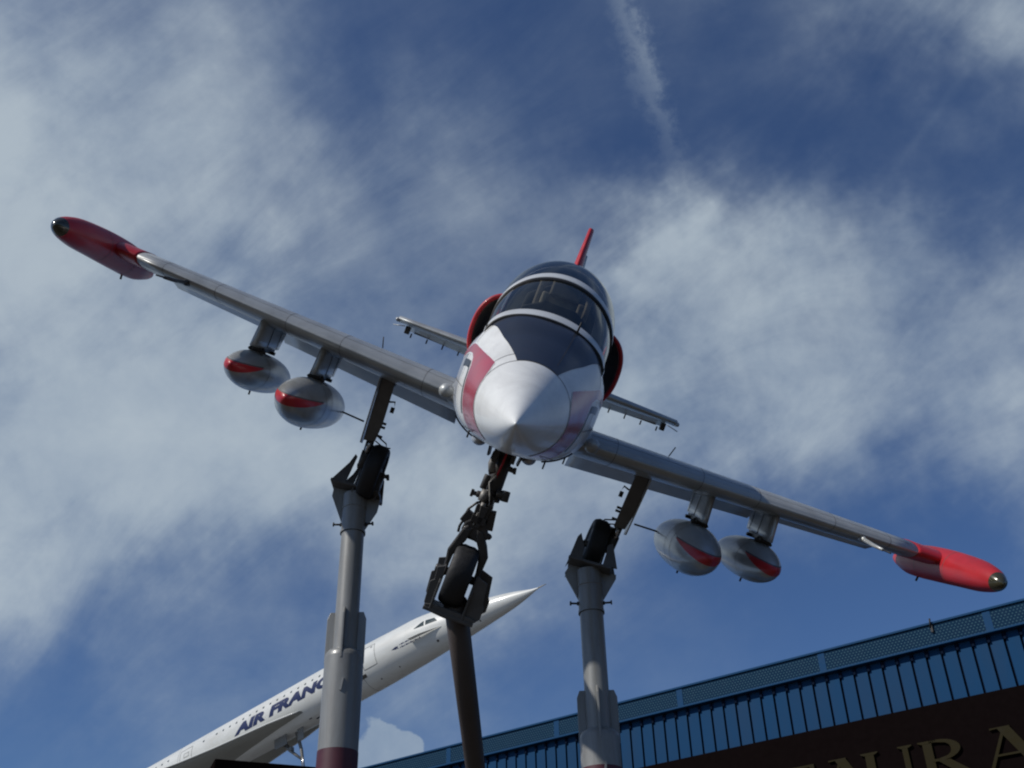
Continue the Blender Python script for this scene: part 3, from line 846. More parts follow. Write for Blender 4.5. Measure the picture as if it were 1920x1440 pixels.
# wheels
def wheel(name, c, R0, w, parent, mats=('rubber', 'rim')):
    m_ = MB()
    pr = []
    for a in [2 * pi * k / 20 for k in range(20)]:
        ca, sa = cos(a), sin(a)
        pr.append((w / 2 * (abs(ca)**.75) * (1 if ca > 0 else -1), R0 * .80 + R0 * .20 * (abs(sa)**.85) * (1 if sa > 0 else -1)))
    grooves = {3: .985, 4: 1.0, 5: .982, 6: 1.0, 7: .985}
    pr = [(t, r * (grooves.get(k, 1.0) if 2 < k < 8 else 1.0)) for k, (t, r) in enumerate(pr)]
    P = [[(c[0] + t, c[1] + r * cos(b_), c[2] + r * sin(b_)) for b_ in [2 * pi * j / 56 for j in range(56)]] for t, r in pr]
    m_.grid(P, cu=True, cv=True)
    wh = m_.build(name, mats[0], parent)
    for k in (-.22, 0, .22):
        pass
    m_ = MB()
    m_.revolve([(-w * .42, 0), (-w * .42, R0 * .2), (-w * .30, R0 * .25), (-w * .26, R0 * .5), (-w * .40, R0 * .60), (-w * .36, R0 * .64), (w * .36, R0 * .64), (w * .40, R0 * .60), (w * .26, R0 * .5), (w * .30, R0 * .25), (w * .42, R0 * .2), (w * .42, 0)], c, axis='x', seg=36)
    m_.build('rim', mats[1], wh)
    return wh
# nose gear
NW = Vector((0.0, 2.06, -1.166))
def nz(x, z, y=2.08): return (x, y, NW.z + z)
NG = MB()
NG.tube([nz(.0, .95, 2.20), nz(.01, .60, 2.14)], [.062, .058], 18)
NG.tube([nz(.01, .62, 2.14), nz(.0, .46, 2.12)], [.048, .046], 18)
NG.tube([nz(.0, .48, 2.12), nz(.0, .25, 2.09)], [.060, .050], 18)
NG.tube([nz(.01, .58, 2.14), nz(.01, .54, 2.14)], [.070, .070], 18)
NG.tube([nz(.0, .93, 2.18), nz(.0, .86, 2.18)], [.075, .070], 18)
nose_gear = NG.build('nose_gear', 'gear', JET, bevel=.006, merge=False)
m_ = MB()
def facing(mb, poly, y, th): mb.prism(poly, (0, y, NW.z), (1, 0, 0), (0, 0, 1), (0, 1, 0), th)
facing(m_, [(-.087, .319), (-.105, .25), (-.135, .147), (-.123, .068), (-.118, -.03), (-.088, -.03), (-.092, .05), (-.088, .12), (-.070, .175), (-.04, .24), (-.02, .34)], 2.06, .09)
facing(m_, [(.045, .337), (.105, .253), (.140, .18), (.135, .086), (.128, -.02), (.096, -.02), (.098, .054), (.085, .14), (.055, .22), (.02, .27), (.0, .34)], 2.06, .09)
facing(m_, [(-.09, .36), (-.10, .30), (.03, .25), (.10, .30), (.06, .37), (.05, .40), (-.05, .40)], 2.08, .11)
m_.tube([(NW.x - .17, NW.y, NW.z), (NW.x + .17, NW.y, NW.z)], .028, 14)
m_.tube([nz(.10, .335, 2.05), nz(.085, .30, 2.05)], .022, 12)
m_.build('wheel_fork', 'gear', nose_gear, bevel=.012, merge=False)
m_ = MB()   # brackets, links and valves clustered on the leg
m_.tube([nz(-.055, .70), nz(-.060, .60)], [.024, .022], 12); m_.tube([nz(-.058, .71), nz(-.02, .74)], .010, 8)
m_.tube([nz(-.03, .56), nz(-.085, .555)], [.026, .022], 12); m_.tube([nz(-.082, .555), nz(-.112, .55)], .016, 8); m_.box(nz(-.115, .55), (.02, .03, .05))
m_.tube([nz(.04, .60), nz(.10, .61)], [.032, .028], 14); m_.tube([nz(.098, .64), nz(.104, .57)], .030, 14)
m_.tube([nz(.05, .79), nz(.10, .785)], [.022, .016], 10); m_.tube([nz(.098, .81), nz(.106, .765)], .011, 8)
m_.box(nz(-.075, .385), (.085, .09, .085), Matrix.Rotation(.35, 3, 'Y')); m_.box(nz(.07, .42), (.05, .09, .13), Matrix.Rotation(-.15, 3, 'Y'))
m_.box(nz(-.01, .40, 2.03), (.10, .05, .05)); m_.box(nz(.03, .47, 2.04), (.03, .04, .10)); m_.box(nz(-.04, .46, 2.04), (.03, .04, .08))
m_.prism([(-.028, .0), (.028, .0), (.012, -.15), (-.012, -.15)], nz(.0, .50, 2.02), (1, 0, 0), (0, 0, 1), (0, 1, 0), .03)
m_.tube([nz(-.105, .40), nz(-.10, .44), nz(-.06, .50), nz(-.03, .52)], .009, 8)
m_.tube([nz(-.105, .36), nz(-.115, .31), nz(-.11, .27)], .010, 8)
m_.tube([nz(-.075, .31, 2.04), nz(-.05, .335, 2.04)], .024, 12)
m_.box(nz(-.055, .86), (.04, .08, .12)); m_.box(nz(.065, .87), (.03, .08, .09))
m_.build('gear_bracket', 'gear', nose_gear, bevel=.004, merge=False)
m_ = MB()   # lighter hoses and worn sleeve
m_.tube([nz(-.055, .86, 2.10), nz(-.060, .78, 2.08), nz(-.040, .73, 2.08)], .026, 12)
m_.tube([nz(-.03, .60, 2.07), nz(-.035, .52, 2.06)], .030, 12)
m_.tube([nz(.0, .72, 2.05), nz(-.03, .66, 2.04), nz(.0, .58, 2.04), nz(.03, .50, 2.03), nz(-.03, .44, 2.02), nz(-.03, .36, 2.01)], .006, 7)
m_.tube([nz(.04, .56, 2.05), nz(.05, .50, 2.04), nz(.02, .44, 2.03)], .006, 7)
m_.tube([nz(-.015, .52, 2.03), nz(-.015, .46, 2.03)], .018, 12)
m_.build('hose', 'gear_light', nose_gear, merge=False)
m_ = MB(); m_.tube([(.012, 2.06, -.23), (.008, 2.06, -.36), (.0, 2.06, -.46)], .008, 7); m_.build('red_cable', 'red', nose_gear)
for sg in (-1, 1):
    m_ = MB(); m_.prism([(0, 0), (.0, -.06), (.05, -.08), (.55, -.10), (.55, 0)], (sg * .115, 1.98, -.26), (0, 1, 0), (sg * .12, 0, 1), (1, 0, 0), .012)
    m_.build('gear_door', 'gear', nose_gear)
wheel('wheel', NW, .215, .165, nose_gear)

# main gear
for sg, wx, wz in ((-1, -1.245, -1.25), (1, 1.215, -1.155)):
    wc = Vector((wx, 6.24, wz))
    lx = sg * 1.375
    top = Vector((sg * 1.41, 6.10, -.27)); bot = Vector((lx, 6.2, wz + .13))
    m_ = MB()
    m_.tube([top, top.lerp(bot, .62)], [.058, .052], 16)
    m_.tube([top.lerp(bot, .6), bot], [.042, .042], 16)
    m_.tube([bot + Vector((0, 0, .05)), bot + Vector((0, .04, -.10)), Vector((wx + sg * .05, 6.24, wz))], [.055, .06, .045], 14)
    m_.tube([Vector((wx + sg * .13, 6.24, wz)), Vector((wx - sg * .12, 6.24, wz))], .035, 12)
    m_.tube([top + Vector((-sg * .02, -.02, -.1)), top + Vector((-sg * .02, .35, -.02))], .03, 10)
    g_ = m_.build('main_gear', 'gear', JET, merge=False)
    dz = (top - bot)
    m_ = MB(); m_.tube([top.lerp(bot, .80) + Vector((0, -.03, 0)), top.lerp(bot, .97) + Vector((0, -.02, 0))], .026, 12); m_.build('piston', 'chrome', g_)
    # channel shaped leg fairing
    m_ = MB()
    ez = (bot - top).normalized(); ex = Vector((1, 0, 0)); ex = (ex - ez * ex.dot(ez)).normalized(); ey = ez.cross(ex)
    Lg = (bot - top).length
    def lp(a, b_, c_): return top + ex * a + ey * b_ + ez * c_
    m_.prism([(-.075, .0), (.075, .0), (.080, Lg * .55), (.055, Lg * .78), (-.065, Lg * .80)], lp(0, 0, 0) - Vector((0, .075, 0)), ex, ez, ey, .02)
    m_.build('leg_cover', 'leg_grey', g_, bevel=.008)
    m_ = MB()
    m_.prism([(-.13, .0), (.10, .0), (.12, Lg * .72), (.03, Lg * .86), (-.10, Lg * .84)], lp(sg * .085, .0, 0), (0, 1, 0), ez, ex, .014)
    m_.build('gear_door', 'tank_paint', g_, bevel=.003)
    m_ = MB()
    q = lp(-sg * .115, -.06, Lg * .30)
    m_.tube([q + Vector((sg * .06, .02, .02)), q + Vector((0, 0, .04)), q + Vector((-sg * .015, 0, -.01)), q + Vector((0, 0, -.07))], .010, 8)
    m_.tube([q + Vector((-sg * .002, 0, -.02)), q + Vector((-sg * .004, 0, -.08))], .022, 10)
    m_.build('brake_hook', 'gear', g_, merge=False)
    m_ = MB()
    for c_ in (.55, .60, .72): m_.box(lp(-sg * .075, -.05, Lg * c_), (.05, .04, .025))
    m_.tube([lp(-sg * .06, -.08, Lg * .74), lp(-sg * .16, -.05, Lg * .78), lp(-sg * .20, -.05, Lg * .86), lp(-sg * .12, -.06, Lg * .92)], .008, 7)
    m_.tube([lp(-sg * .04, -.09, Lg * .80), lp(-sg * .14, -.07, Lg * .84), lp(-sg * .22, -.05, Lg * .82)], .007, 7)
    m_.box(lp(-sg * .02, -.08, Lg * .93), (.13, .10, .12))
    m_.build('brake_fitting', 'gear', g_, merge=False)
    wheel('wheel', wc, .30, .185, g_)

# ------------------------------------------------------------------ steel supports
JR = [Vector((0.9261, 0.1965, -0.3222)), Vector((0.0190, 0.8284, 0.5599)), Vector((0.3769, -0.5246, 0.7634))]
def jw(p):
    return Vector((0.0128, 4.4107, 4.3639)) + JR[0] * p[0] + JR[1] * p[1] + JR[2] * p[2]
def cyl(mb, x, y, z0, z1, r0, r1=None, seg=48, mi=0):
    r1 = r0 if r1 is None else r1
    mb.grid([[(x + r * cos(2 * pi * j / seg), y + r * sin(2 * pi * j / seg), z) for j in range(seg)] for z, r in ((z0, r0), (z1, r1))], cv=True, mi=mi)
def support(px, py, zring, zsleeve, zfin, zbig, zband, label, wheel_c, shapes):
    root = empty('support_pole', Matrix.Translation((px, py, 0)))
    tag(root, label, 'pole', 'grey posts carrying the jet')
    m_ = MB(); cyl(m_, 0, 0, zband, zbig - .08, .187)
    m_.grid([[(r * cos(2 * pi * j / 48), r * sin(2 * pi * j / 48), z) for j in range(48)] for z, r in ((zbig - .08, .187), (zbig - .045, .183), (zbig - .015, .165), (zbig, .122))], cv=True)
    for k, (zz_, a_) in enumerate(((zbig - .38, -1.45), (zbig - .40, 1.6))):
        m_.box((.187 * cos(a_), .187 * sin(a_), zz_), (.02, .02, .12), Matrix.Rotation(.15, 3, 'Y'))
    m_.build('lower_tube', 'pole', root, merge=False)
    m_ = MB(); cyl(m_, 0, 0, 0, zband, .190); m_.grid([[(r * cos(2 * pi * j / 48), r * sin(2 * pi * j / 48), zband) for j in range(48)] for r in (.190, .186)], cv=True, smooth=False)
    m_.build('painted_base', 'maroon', root, merge=False)
    m_ = MB(); cyl(m_, 0, 0, zbig - .02, zring + .02, .117); m_.build('upper_tube', 'pole', root)
    m_ = MB()
    cyl(m_, 0, 0, zring, zsleeve, .125); cyl(m_, 0, 0, zring - .004, zring + .02, .131)
    m_.grid([[(r * cos(2 * pi * j / 48), r * sin(2 * pi * j / 48), zring - .004) for j in range(48)] for r in (.131, .112)], cv=True, mi=1, smooth=False)
    m_.build('sleeve', ['pole', 'steel'], root, merge=False)
    for zr, rr in ((zbig + .002, .119), (zring + .10 + .18, .1255)):
        m_ = MB(); m_.grid([[((rr + .006 * cos(e) + .0015 * sin(j * 2.3)) * cos(2 * pi * j / 64), (rr + .006 * cos(e)) * sin(2 * pi * j / 64), zr + .007 * sin(e)) for j in range(64)] for e in [2 * pi * i / 8 for i in range(8)]], cu=True, cv=True)
        m_.build('weld_bead', 'pole', root, merge=False)
    for a_ in (4, 94, 184, 274):
        m_ = MB(); ca, sa = cos(radians(a_ - 5)), sin(radians(a_ - 5))
        m_.prism([(.105, zbig - .12), (.192, zbig - .12), (.192, zfin - .07), (.165, zfin), (.105, zfin)], (0, 0, 0), (ca, sa, 0), (0, 0, 1), (-sa, ca, 0), .02)
        m_.build('stiffener', 'pole', root, bevel=.003)
    for s_ in (-1, 1):
        m_ = MB(); z_ = zring + .10
        ax = Vector((1, -.12 * s_, 0)).normalized() * s_
        m_.tube([ax * .12 + Vector((0, 0, z_)), ax * .205 + Vector((0, 0, z_))], .011, 8)
        m_.tube([ax * .198 + Vector((0, 0, z_)), ax * .212 + Vector((0, 0, z_))], .022, 6)
        m_.tube([ax * .125 + Vector((0, 0, z_)), ax * .140 + Vector((0, 0, z_))], .020, 6)
        m_.build('bolt', 'steel', root)
    # cradle: tilted trough, triangular uprights to the axle, gusset down to the sleeve
    gus, upl, upr, troL, troR = shapes
    ex, en, ez = JR[0], JR[1], JR[2]
    m_ = MB()
    tl, tr_ = Vector((troL[0], 0, troL[1])), Vector((troR[0], 0, troR[1]))
    d_ = (tr_ - tl).normalized(); up = Vector((-d_.z, 0, d_.x))
    m_.prism([(0, -.028), ((tr_ - tl).length, -.028), ((tr_ - tl).length, 0), (0, 0)], tl + Vector((0, -.02, 0)), d_, up, d_.cross(up), .30)
    for y_ in (-.15, .11):
        for pl in (upl, upr):
            m_.prism(pl, (0, y_, 0), (1, 0, 0), (0, 0, 1), (0, 1, 0), .018)
    wl = wheel_c - Vector((0, 0, 0))
    ax = jw(wl) - Vector((px, py, 0))
    for s_ in (-1, 1):
        m_.tube([ax + ex * (s_ * .10), ax + ex * (s_ * .165)], .020, 10)
        m_.box(ax + ex * (s_ * .165), (.03, .05, .05))
        m_.prism([(-.12, -.26), (.12, -.26), (.035, .02), (-.035, .02)], ax + ex * (s_ * .125), en, ez, ex, .014)
    m_.build('cradle', 'pole_dark', root, bevel=.003, merge=False)
    m_ = MB(); m_.prism(gus, (0, .0, 0), (1, 0, 0), (0, 0, 1), (0, 1, 0), .024)
    m_.build('gusset', 'pole', root, bevel=.003)
    return root
LS = ([(-.23, 7.225), (-.246, 7.10), (-.125, 6.776), (.125, 6.70), (.24, 6.90), (.267, 7.04), (.27, 7.10)],
      [(-.23, 7.235), (-.06, 7.42), (0, 7.52), (.02, 7.49), (-.085, 7.19), (-.20, 7.21)],
      [(.25, 7.35), (.285, 7.33), (.275, 7.05), (.11, 7.09), (.17, 7.22)], (-.24, 7.235), (.275, 7.065))
RS = ([(-.245, 6.19), (-.24, 6.15), (-.12, 5.885), (.12, 5.87), (.27, 6.11), (.275, 6.15), (.20, 6.17), (-.17, 6.30)],
      [(-.245, 6.19), (-.10, 6.52), (-.06, 6.56), (-.04, 6.42), (-.07, 6.26), (-.17, 6.28)],
      [(.20, 6.41), (.255, 6.43), (.275, 6.15), (.13, 6.19), (.18, 6.33)], (-.20, 6.31), (.22, 6.17))
support(-1.688, 10.128, 6.654, 7.10, 5.79, 5.389, 4.426, 'left grey steel post with maroon base, in front of the white airliner', Vector((-1.245, 6.24, -1.25)), LS)
support(0.734, 10.20, 5.749, 6.20, 4.97, 4.588, 4.235, 'right grey steel post standing against the blue hall', Vector((1.215, 6.24, -1.155)), RS)

# nose wheel support: raked brown pole with a faceted cradle
P1 = Vector((-0.409, 6.912, 4.4163)); P2 = Vector((-0.3402, 8.2076, 3.7548))
dirp = (P2 - P1).normalized()
foot = P1 + dirp * (P1.z / -dirp.z)
root = empty('nose_support_pole', Matrix.Translation((foot.x, foot.y, 0)))
tag(root, 'slanting brown pole whose faceted cradle holds the nose wheel', 'pole')
m_ = MB()
o = Vector((foot.x, foot.y, 0))
m_.tube([P1 - dirp * .12 - o, P1.lerp(P2, .5) - o, P2 - o, foot - o], [.080, .077, .073, .073], 40)
m_.build('tube', 'brown_pole', root)
base = jw(NW) - o
ex, en, ez = JR[0], JR[1], JR[2]
def npoly(mb, poly, dy, th, mi=0):
    mb.prism(poly, base + en * dy, ex, ez, en, th, mi)
m_ = MB()
m_.prism([(-.15, -.262), (.20, -.262), (.20, -.240), (-.15, -.240)], base, ex, ez, en, .30)
for s_ in (-.105, .118):
    m_.prism([(-.15, -.25), (.15, -.25), (.15, -.06), (.06, .05), (-.06, .05), (-.15, -.06)], base + ex * s_, en, ez, ex, .014)
LP = [(-.105, .054), (-.154, .029), (-.143, -.054), (-.167, -.077), (-.156, -.217), (-.126, -.258), (-.098, -.258), (-.098, -.06)]
RP = [(.118, .0615), (.196, .036), (.216, -.101), (.23, -.1275), (.231, -.202), (.183, -.258), (.112, -.258), (.112, -.03)]
npoly(m_, LP, -.12, .014); npoly(m_, RP, -.12, .014)
npoly(m_, [(x * 1.12, z + .015) for x, z in LP], .13, .014); npoly(m_, [(x * 1.12, z + .01) for x, z in RP], .13, .014)
npoly(m_, [(-.15, -.225), (-.126, -.262), (.0, -.272), (.183, -.264), (.21, -.215), (.1, -.205), (-.1, -.21)], -.137, .014)
m_.build('cradle', 'pole_dark', root, bevel=.003, merge=False)

# ------------------------------------------------------------------ delta wing airliner in the background
AIR = empty('airliner', frame4(((-0.568, -0.823, 0), (-0.805, 0.556, -0.208), (-0.172, 0.118, 0.978)), (1.31, 61.255, 28.238)))
tag(AIR, 'white delta-wing airliner with needle nose and dark blue AIR FRANCE lettering', 'airliner')
AT = [(0, .03, 0.0), (.4, .11, .01), (1.0, .26, .05), (2, .48, .14), (4, .78, .32), (6, 1.05, .50), (7, 1.17, .58), (8, 1.27, .65), (9.5, 1.38, .70), (11, 1.45, .73), (13, 1.5, .73), (44, 1.5, .73), (52, 1.2, .9), (58, .6, 1.25), (61.5, .06, 1.5)]
def asec(s, th, off=0.0):
    r = pchip(AT, s, 1); z0 = pchip(AT, s, 2)
    x = (r * .97 + off) * cos(th); z = (r * 1.05 + off) * sin(th)
    # flight deck hump
    if 4.6 < s < 11 and sin(th) > 0:
        h = .16 * (sin(pi * min(1, (s - 4.6) / 4.0) / 2) if s < 8.6 else cos(pi * (s - 8.6) / 4.8) ** 2)
        z += h * sin(th) ** 3
    return Vector((x, s, z0 + z))
m_ = MB()
ss = [0, .1, .25, .5, .8, 1.2, 1.7, 2.3, 3, 3.7, 4.4, 5, 5.5, 6, 6.5, 7, 7.5, 8, 8.5, 9, 9.5, 10, 10.5, 11, 12, 13] + [14 + i * 1.0 for i in range(47)] + [61.5]
m_.grid([[asec(s, 2 * pi * j / 64) for j in range(64)] for s in ss], cv=True)
for s_ in (13.3, 30.2):
    m_.grid([[asec(s_ + e, 2 * pi * j / 64, .004) for j in range(64)] for e in (-.012, .012)], cv=True, mi=1)
def apatch(mb, pts4, off, mi, nu=6, nv=6):
    # pts4: corners (s, deg) in order
    P = []
    for i in range(nu + 1):
        u = i / nu; row = []
        for j in range(nv + 1):
            v = j / nv
            s = (pts4[0][0] * (1 - u) + pts4[1][0] * u) * (1 - v) + (pts4[3][0] * (1 - u) + pts4[2][0] * u) * v
            a = (pts4[0][1] * (1 - u) + pts4[1][1] * u) * (1 - v) + (pts4[3][1] * (1 - u) + pts4[2][1] * u) * v
            row.append(asec(s, radians(a), off))
        P.append(row)
    mb.grid(P, mi=mi)
def outline(mb, s0, s1, a0, a1, w, off, mi):
    da = w / 1.5 * 57.3
    apatch(mb, ((s0, a0), (s1, a0), (s1, a0 + da), (s0, a0 + da)), off, mi)
    apatch(mb, ((s0, a1), (s1, a1), (s1, a1 - da), (s0, a1 - da)), off, mi)
    apatch(mb, ((s0, a0), (s0 + w, a0), (s0 + w, a1), (s0, a1)), off, mi)
    apatch(mb, ((s1, a0), (s1 - w, a0), (s1 - w, a1), (s1, a1)), off, mi)
AF = m_.build('fuselage', ['airliner', 'seam'], AIR, merge=False)
for side in (0, 1):
    md = (lambda a: a) if side == 0 else (lambda a: 180 - a)
    m_ = MB(); outline(m_, 11.9, 13.0, md(-28), md(27), .035, .006, 0)
    for k in range(1, 3): apatch(m_, ((12.1, md(22)), (12.25, md(22)), (12.25, md(19)), (12.1, md(19))), .007, 0)
    m_.build('passenger_door', ['seam'], AIR)
    m_ = MB(); outline(m_, 28.8, 30.0, md(-8), md(26), .035, .006, 0); outline(m_, 29.1, 29.6, md(2), md(14), .03, .006, 0)
    m_.build('emergency_exit', ['seam'], AIR)
    for k in range(19):
        s = 16.0 + k * .645
        if 26.9 < s < 27.0: continue
        m_ = MB(); apatch(m_, ((s, md(18)), (s + .15, md(18)), (s + .15, md(22)), (s, md(23.5))), .008, 0, 2, 2)
        m_.build('cabin_window', ['window_dark'], AIR)
    for k in (31.2, 31.85, 32.5, 33.15):
        m_ = MB(); apatch(m_, ((k, md(18)), (k + .15, md(18)), (k + .15, md(22)), (k, md(23.5))), .008, 0, 2, 2)
        m_.build('cabin_window', ['window_dark'], AIR)
    # flight deck side windows and visor slot
    for cor in (((8.75, 11), (7.95, 9), (7.95, 24), (8.1, 23)), ((7.85, 9), (6.95, 9), (7.15, 22), (7.82, 24)), ):
        m_ = MB(); apatch(m_, [(s, md(a)) for s, a in cor], .012, 0); m_.build('flight_deck_window', ['window_dark'], AIR)
    m_ = MB(); apatch(m_, [(s, md(a)) for s, a in ((6.65, 24), (5.0, 50), (4.9, 62), (6.3, 36))], .012, 0); m_.build('visor_slot', ['black'], AIR)
    # nose strake
    sx = 1 if side == 0 else -1
    m_ = MB()
    pts = [(6.75, 1.12), (9.05, 1.35), (9.05, 1.66), (8.2, 1.56)]
    m_.prism([(x * sx, s) for s, x in pts], (0, 0, .30), (1, 0, 0), (0, 1, 0), (0, 0, 1), .03)
    m_.build('nose_strake', 'airliner', AIR)
# vents, pressure ports
for s, a, w, h in ((13.0, -40, .5, 9), (7.3, -49, .16, 7), (5.4, -42, .12, 7), (10.6, -62, .1, 4), (12.2, -66, .1, 4), (4.2, -55, .1, 7)):
    m_ = MB(); apatch(m_, ((s, a - h / 2), (s + w, a - h / 2), (s + w * .8, a + h / 2), (s, a + h / 2)), .009, 0, 3, 3)
    m_.build('vent', ['gear'], AIR)
m_ = MB(); m_.tube([(0, -.55, -.02), (0, .05, 0)], [.02, .04], 10); m_.build('pitot_probe', 'strap', AIR)
# small operator marking behind the strake: arrow emblem and two short lines of letters
m_ = MB()
def asticker(s, a, w, h, sk=0.0):
    apatch(m_, ((s, a), (s - w, a), (s - w, a + h), (s, a + h)), .008, 0, 2, 2)
apatch(m_, ((10.62, -15.5), (10.25, -19), (10.25, -19), (10.2, -12)), .008, 0)
apatch(m_, ((10.35, -16), (10.05, -20), (10.15, -16), (10.05, -12)), .008, 0)
m_.build('emblem', ['livery_blue'], AIR)
def wrap_text(body, s0, z0, size, shear, offset, parent, name, xs=1.0, spacing=1.0):
    cu_ = bpy.data.curves.new('lettering_curve', 'FONT')
    cu_.body = body; cu_.size = size; cu_.shear = shear; cu_.offset = offset; cu_.space_character = spacing; cu_.resolution_u = 5
    to = bpy.data.objects.new('lettering_tmp', cu_); C.objects.link(to)
    dg = bpy.context.evaluated_depsgraph_get()
    me = bpy.data.meshes.new_from_object(to.evaluated_get(dg))
    bpy.data.objects.remove(to)
    bm = bmesh.new(); bm.from_mesh(me)
    for k in range(1, 12):
        bmesh.ops.bisect_plane(bm, geom=bm.verts[:] + bm.edges[:] + bm.faces[:], plane_co=(0, size * (k / 12 - .1), 0), plane_no=(0, 1, 0))
    for v in bm.verts:
        s = s0 - v.co.x * xs
        a = z0 + v.co.y / 1.53
        v.co = asec(s, a, .010)
    bm.to_mesh(me); bm.free()
    me.materials.clear(); me.materials.append(M['livery_blue'])
    o = bpy.data.objects.new(name, me); C.objects.link(o); o.parent = parent
    return o
# two lines of lettering too small to read in the photograph: short strokes of the same length and height
for k_, (s_, a_, n_) in enumerate(((9.95, -13.5, 9), (9.95, -20.5, 14))):
    m_ = MB()
    for i in range(n_):
        h_ = 2.6 + 1.0 * ((i * 7 + k_) % 3) / 2
        asticker(s_ - i * .115, a_, .055 + .02 * ((i * 5) % 3), h_)
    m_.build('small_lettering', ['livery_blue'], AIR)
# span the visible words
wrap_text('AIR FRANCE', 24.45, radians(-12.5), .84, .28, .056, AIR, 'lettering', xs=1.93, spacing=1.05)
# delta wing
LE = [(18.7, 1.30), (19.4, 1.46), (21.2, 1.84), (23, 2.08), (25.6, 2.45), (28.2, 2.95), (30, 3.4), (33, 4.5), (38, 6.6), (43, 8.6), (47, 10.6), (51, 12.4), (52.5, 12.8)]
for sx in (1, -1):
    m_ = MB()
    P = []
    for s, x in LE:
        chord_t = .10 + .028 * (s - 18)
        zc = -.30 - .02 * (s - 19) * .35
        row = []
        n = 14
        for j in range(n + 1):
            u = j / n
            xx = x * (1 - u)
            hh = min(.45, chord_t) * sqrt(min(1, u * 3.5)) * .5
            row.append((sx * xx, s, zc + hh * .6 - 0.0))
        for j in range(n, -1, -1):
            u = j / n
            hh = min(.45, chord_t) * sqrt(min(1, u * 3.5)) * .5
            row.append((sx * x * (1 - u), s, zc - hh * 1.4 - .22 * u * min(1, (s - 18.5) / 6)))
        P.append(row)
    m_.grid(P, cv=True, cap0=True, cap1=True)
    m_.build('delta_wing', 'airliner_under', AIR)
    # pale leading edge strip
    m_ = MB()
    m_.tube([(sx * x, s, -.30 - .02 * (s - 19) * .35) for s, x in LE], [.02] + [.055] * (len(LE) - 1), 8)
    m_.build('leading_edge', 'airliner', AIR)
m_ = MB(); m_.prism([(44, 1.5), (60, 1.6), (61, 9.2), (58, 9.2), (52, 5.5), (48, 2.6)], (0, 0, .6), (0, 1, 0), (0, 0, 1), (1, 0, 0), .35)
m_.build('tail_fin', 'airliner', AIR)
m_ = MB()
m_.tube([(0, 20.3, -.8), (0, 20.0, -2.1), (0, 19.85, -4.6)], [.13, .11, .09], 12)
m_.tube([(.25, 21.6, -1.0), (.1, 20.9, -1.9), (0, 20.1, -2.7)], [.10, .08, .08], 10)
m_.tube([(-.25, 21.6, -1.0), (-.1, 20.9, -1.9), (0, 20.1, -2.7)], [.10, .08, .08], 10)
m_.box((.42, 21.4, -1.15), (.05, 1.1, .7)); m_.box((.3, 19.7, -1.25), (.04, .5, .8))
m_.box((0, 20.9, -1.75), (.3, .25, .25))
GR = m_.build('nose_gear', 'gear_light', AIR, merge=False)
m_ = MB(); m_.tube([(.06, 19.93, -2.1), (.06, 19.80, -4.3)], .05, 10); m_.build('piston', 'chrome', GR)
m_ = MB()
m_.box((.35, 18.0, -.80), (.03, .30, .18)); m_.box((.55, 18.5, -.70), (.05, .20, .14))
m_.tube([(.95, 16.9, -.36), (1.12, 16.0, -.28)], [.02, .03], 8)
m_.build('belly_aerial', 'gear', AIR)
# posts that hold the airliner up
def wp(o, p): return o.matrix_world @ Vector(p)
for p, lab in (((3.2, 38.5, -1.0), 'steel column under the near wing of the white airliner'), ((-3.2, 38.5, -1.0), 'steel column under the far wing of the white airliner'),
               ((0, 19.80, -4.5), 'steel column under the nose gear of the white airliner')):
    q = AIR.matrix_world @ Vector(p)
    root = empty('airliner_post', Matrix.Translation((q.x, q.y, 0)))
    tag(root, lab, 'column', 'columns under the airliner')
    m_ = MB(); cyl(m_, 0, 0, 0, q.z - .25, .30); m_.build('column_tube', 'pole', root)
    m_ = MB(); m_.box((0, 0, q.z - .15), (1.1, .9, .2)); m_.build('column_head', 'pole', root, bevel=.02)

# ------------------------------------------------------------------ blue hall (local x along the facade to the right, y into the building)
HALL = empty('hall_building', frame4(((.7939, -.608, 0), (.608, .7939, 0), (0, 0, 1)), (8.9671, 24.0579, 0)))
tag(HALL, 'long blue metal-clad exhibition hall with perforated roof edge', 'building')
X0, X1 = -62.0, 16.0
m_ = MB()
PN = .347
k0 = int((X0) / PN); k1 = int((X1) / PN)
xs = []
prof = []
for k in range(k0, k1):
    x = k * PN
    prof += [(x, 0, 0), (x + PN - .055, 0, 0), (x + PN - .048, .05, 1), (x + PN - .007, .05, 1)]
prof.append((k1 * PN, 0, 0))
for i in range(len(prof) - 1):
    a, b2 = prof[i], prof[i + 1]
    m_.add([(a[0], a[1], 0), (b2[0], b2[1], 0), (b2[0], b2[1], 10.2), (a[0], a[1], 10.2)], [(0, 1, 2, 3)], 1 if (a[2] or b2[2]) else 0)
for k in range(k0, k1):
    m_.box((k * PN + PN + .0, -.024, 10.12), (.06, .05, .16), mi=1)  # dark blocks added for the stepped shadow below the roof edge
m_.build('corrugated_wall', ['blue', 'groove'], HALL, merge=False)
m_ = MB()
m_.box(((X0 + X1) / 2, 12.1, 5.2), (X1 - X0, 24, 10.38))
m_.build('hall_body', 'concrete', HALL)
m_ = MB()
m_.box(((X0 + X1) / 2, -.07, 10.235), (X1 - X0, .20, .045))
m_.box(((X0 + X1) / 2, -.06, 10.73), (X1 - X0, .26, .05))
pass
m_.build('roof_edge_trim', ['blue_trim', 'groove'], HALL, bevel=.006)
m_ = MB()
m_.box(((X0 + X1) / 2, -.06, 10.48), (X1 - X0, .18, .44))
m_.build('perforated_fascia', 'perf', HALL)
for k in range(-16, 4):
    x = 1.86 + 3.93 * k
    m_ = MB(); m_.box((x, -.066, 10.48), (.17, .186, .442)); m_.build('fascia_joint', 'blue_trim', HALL)
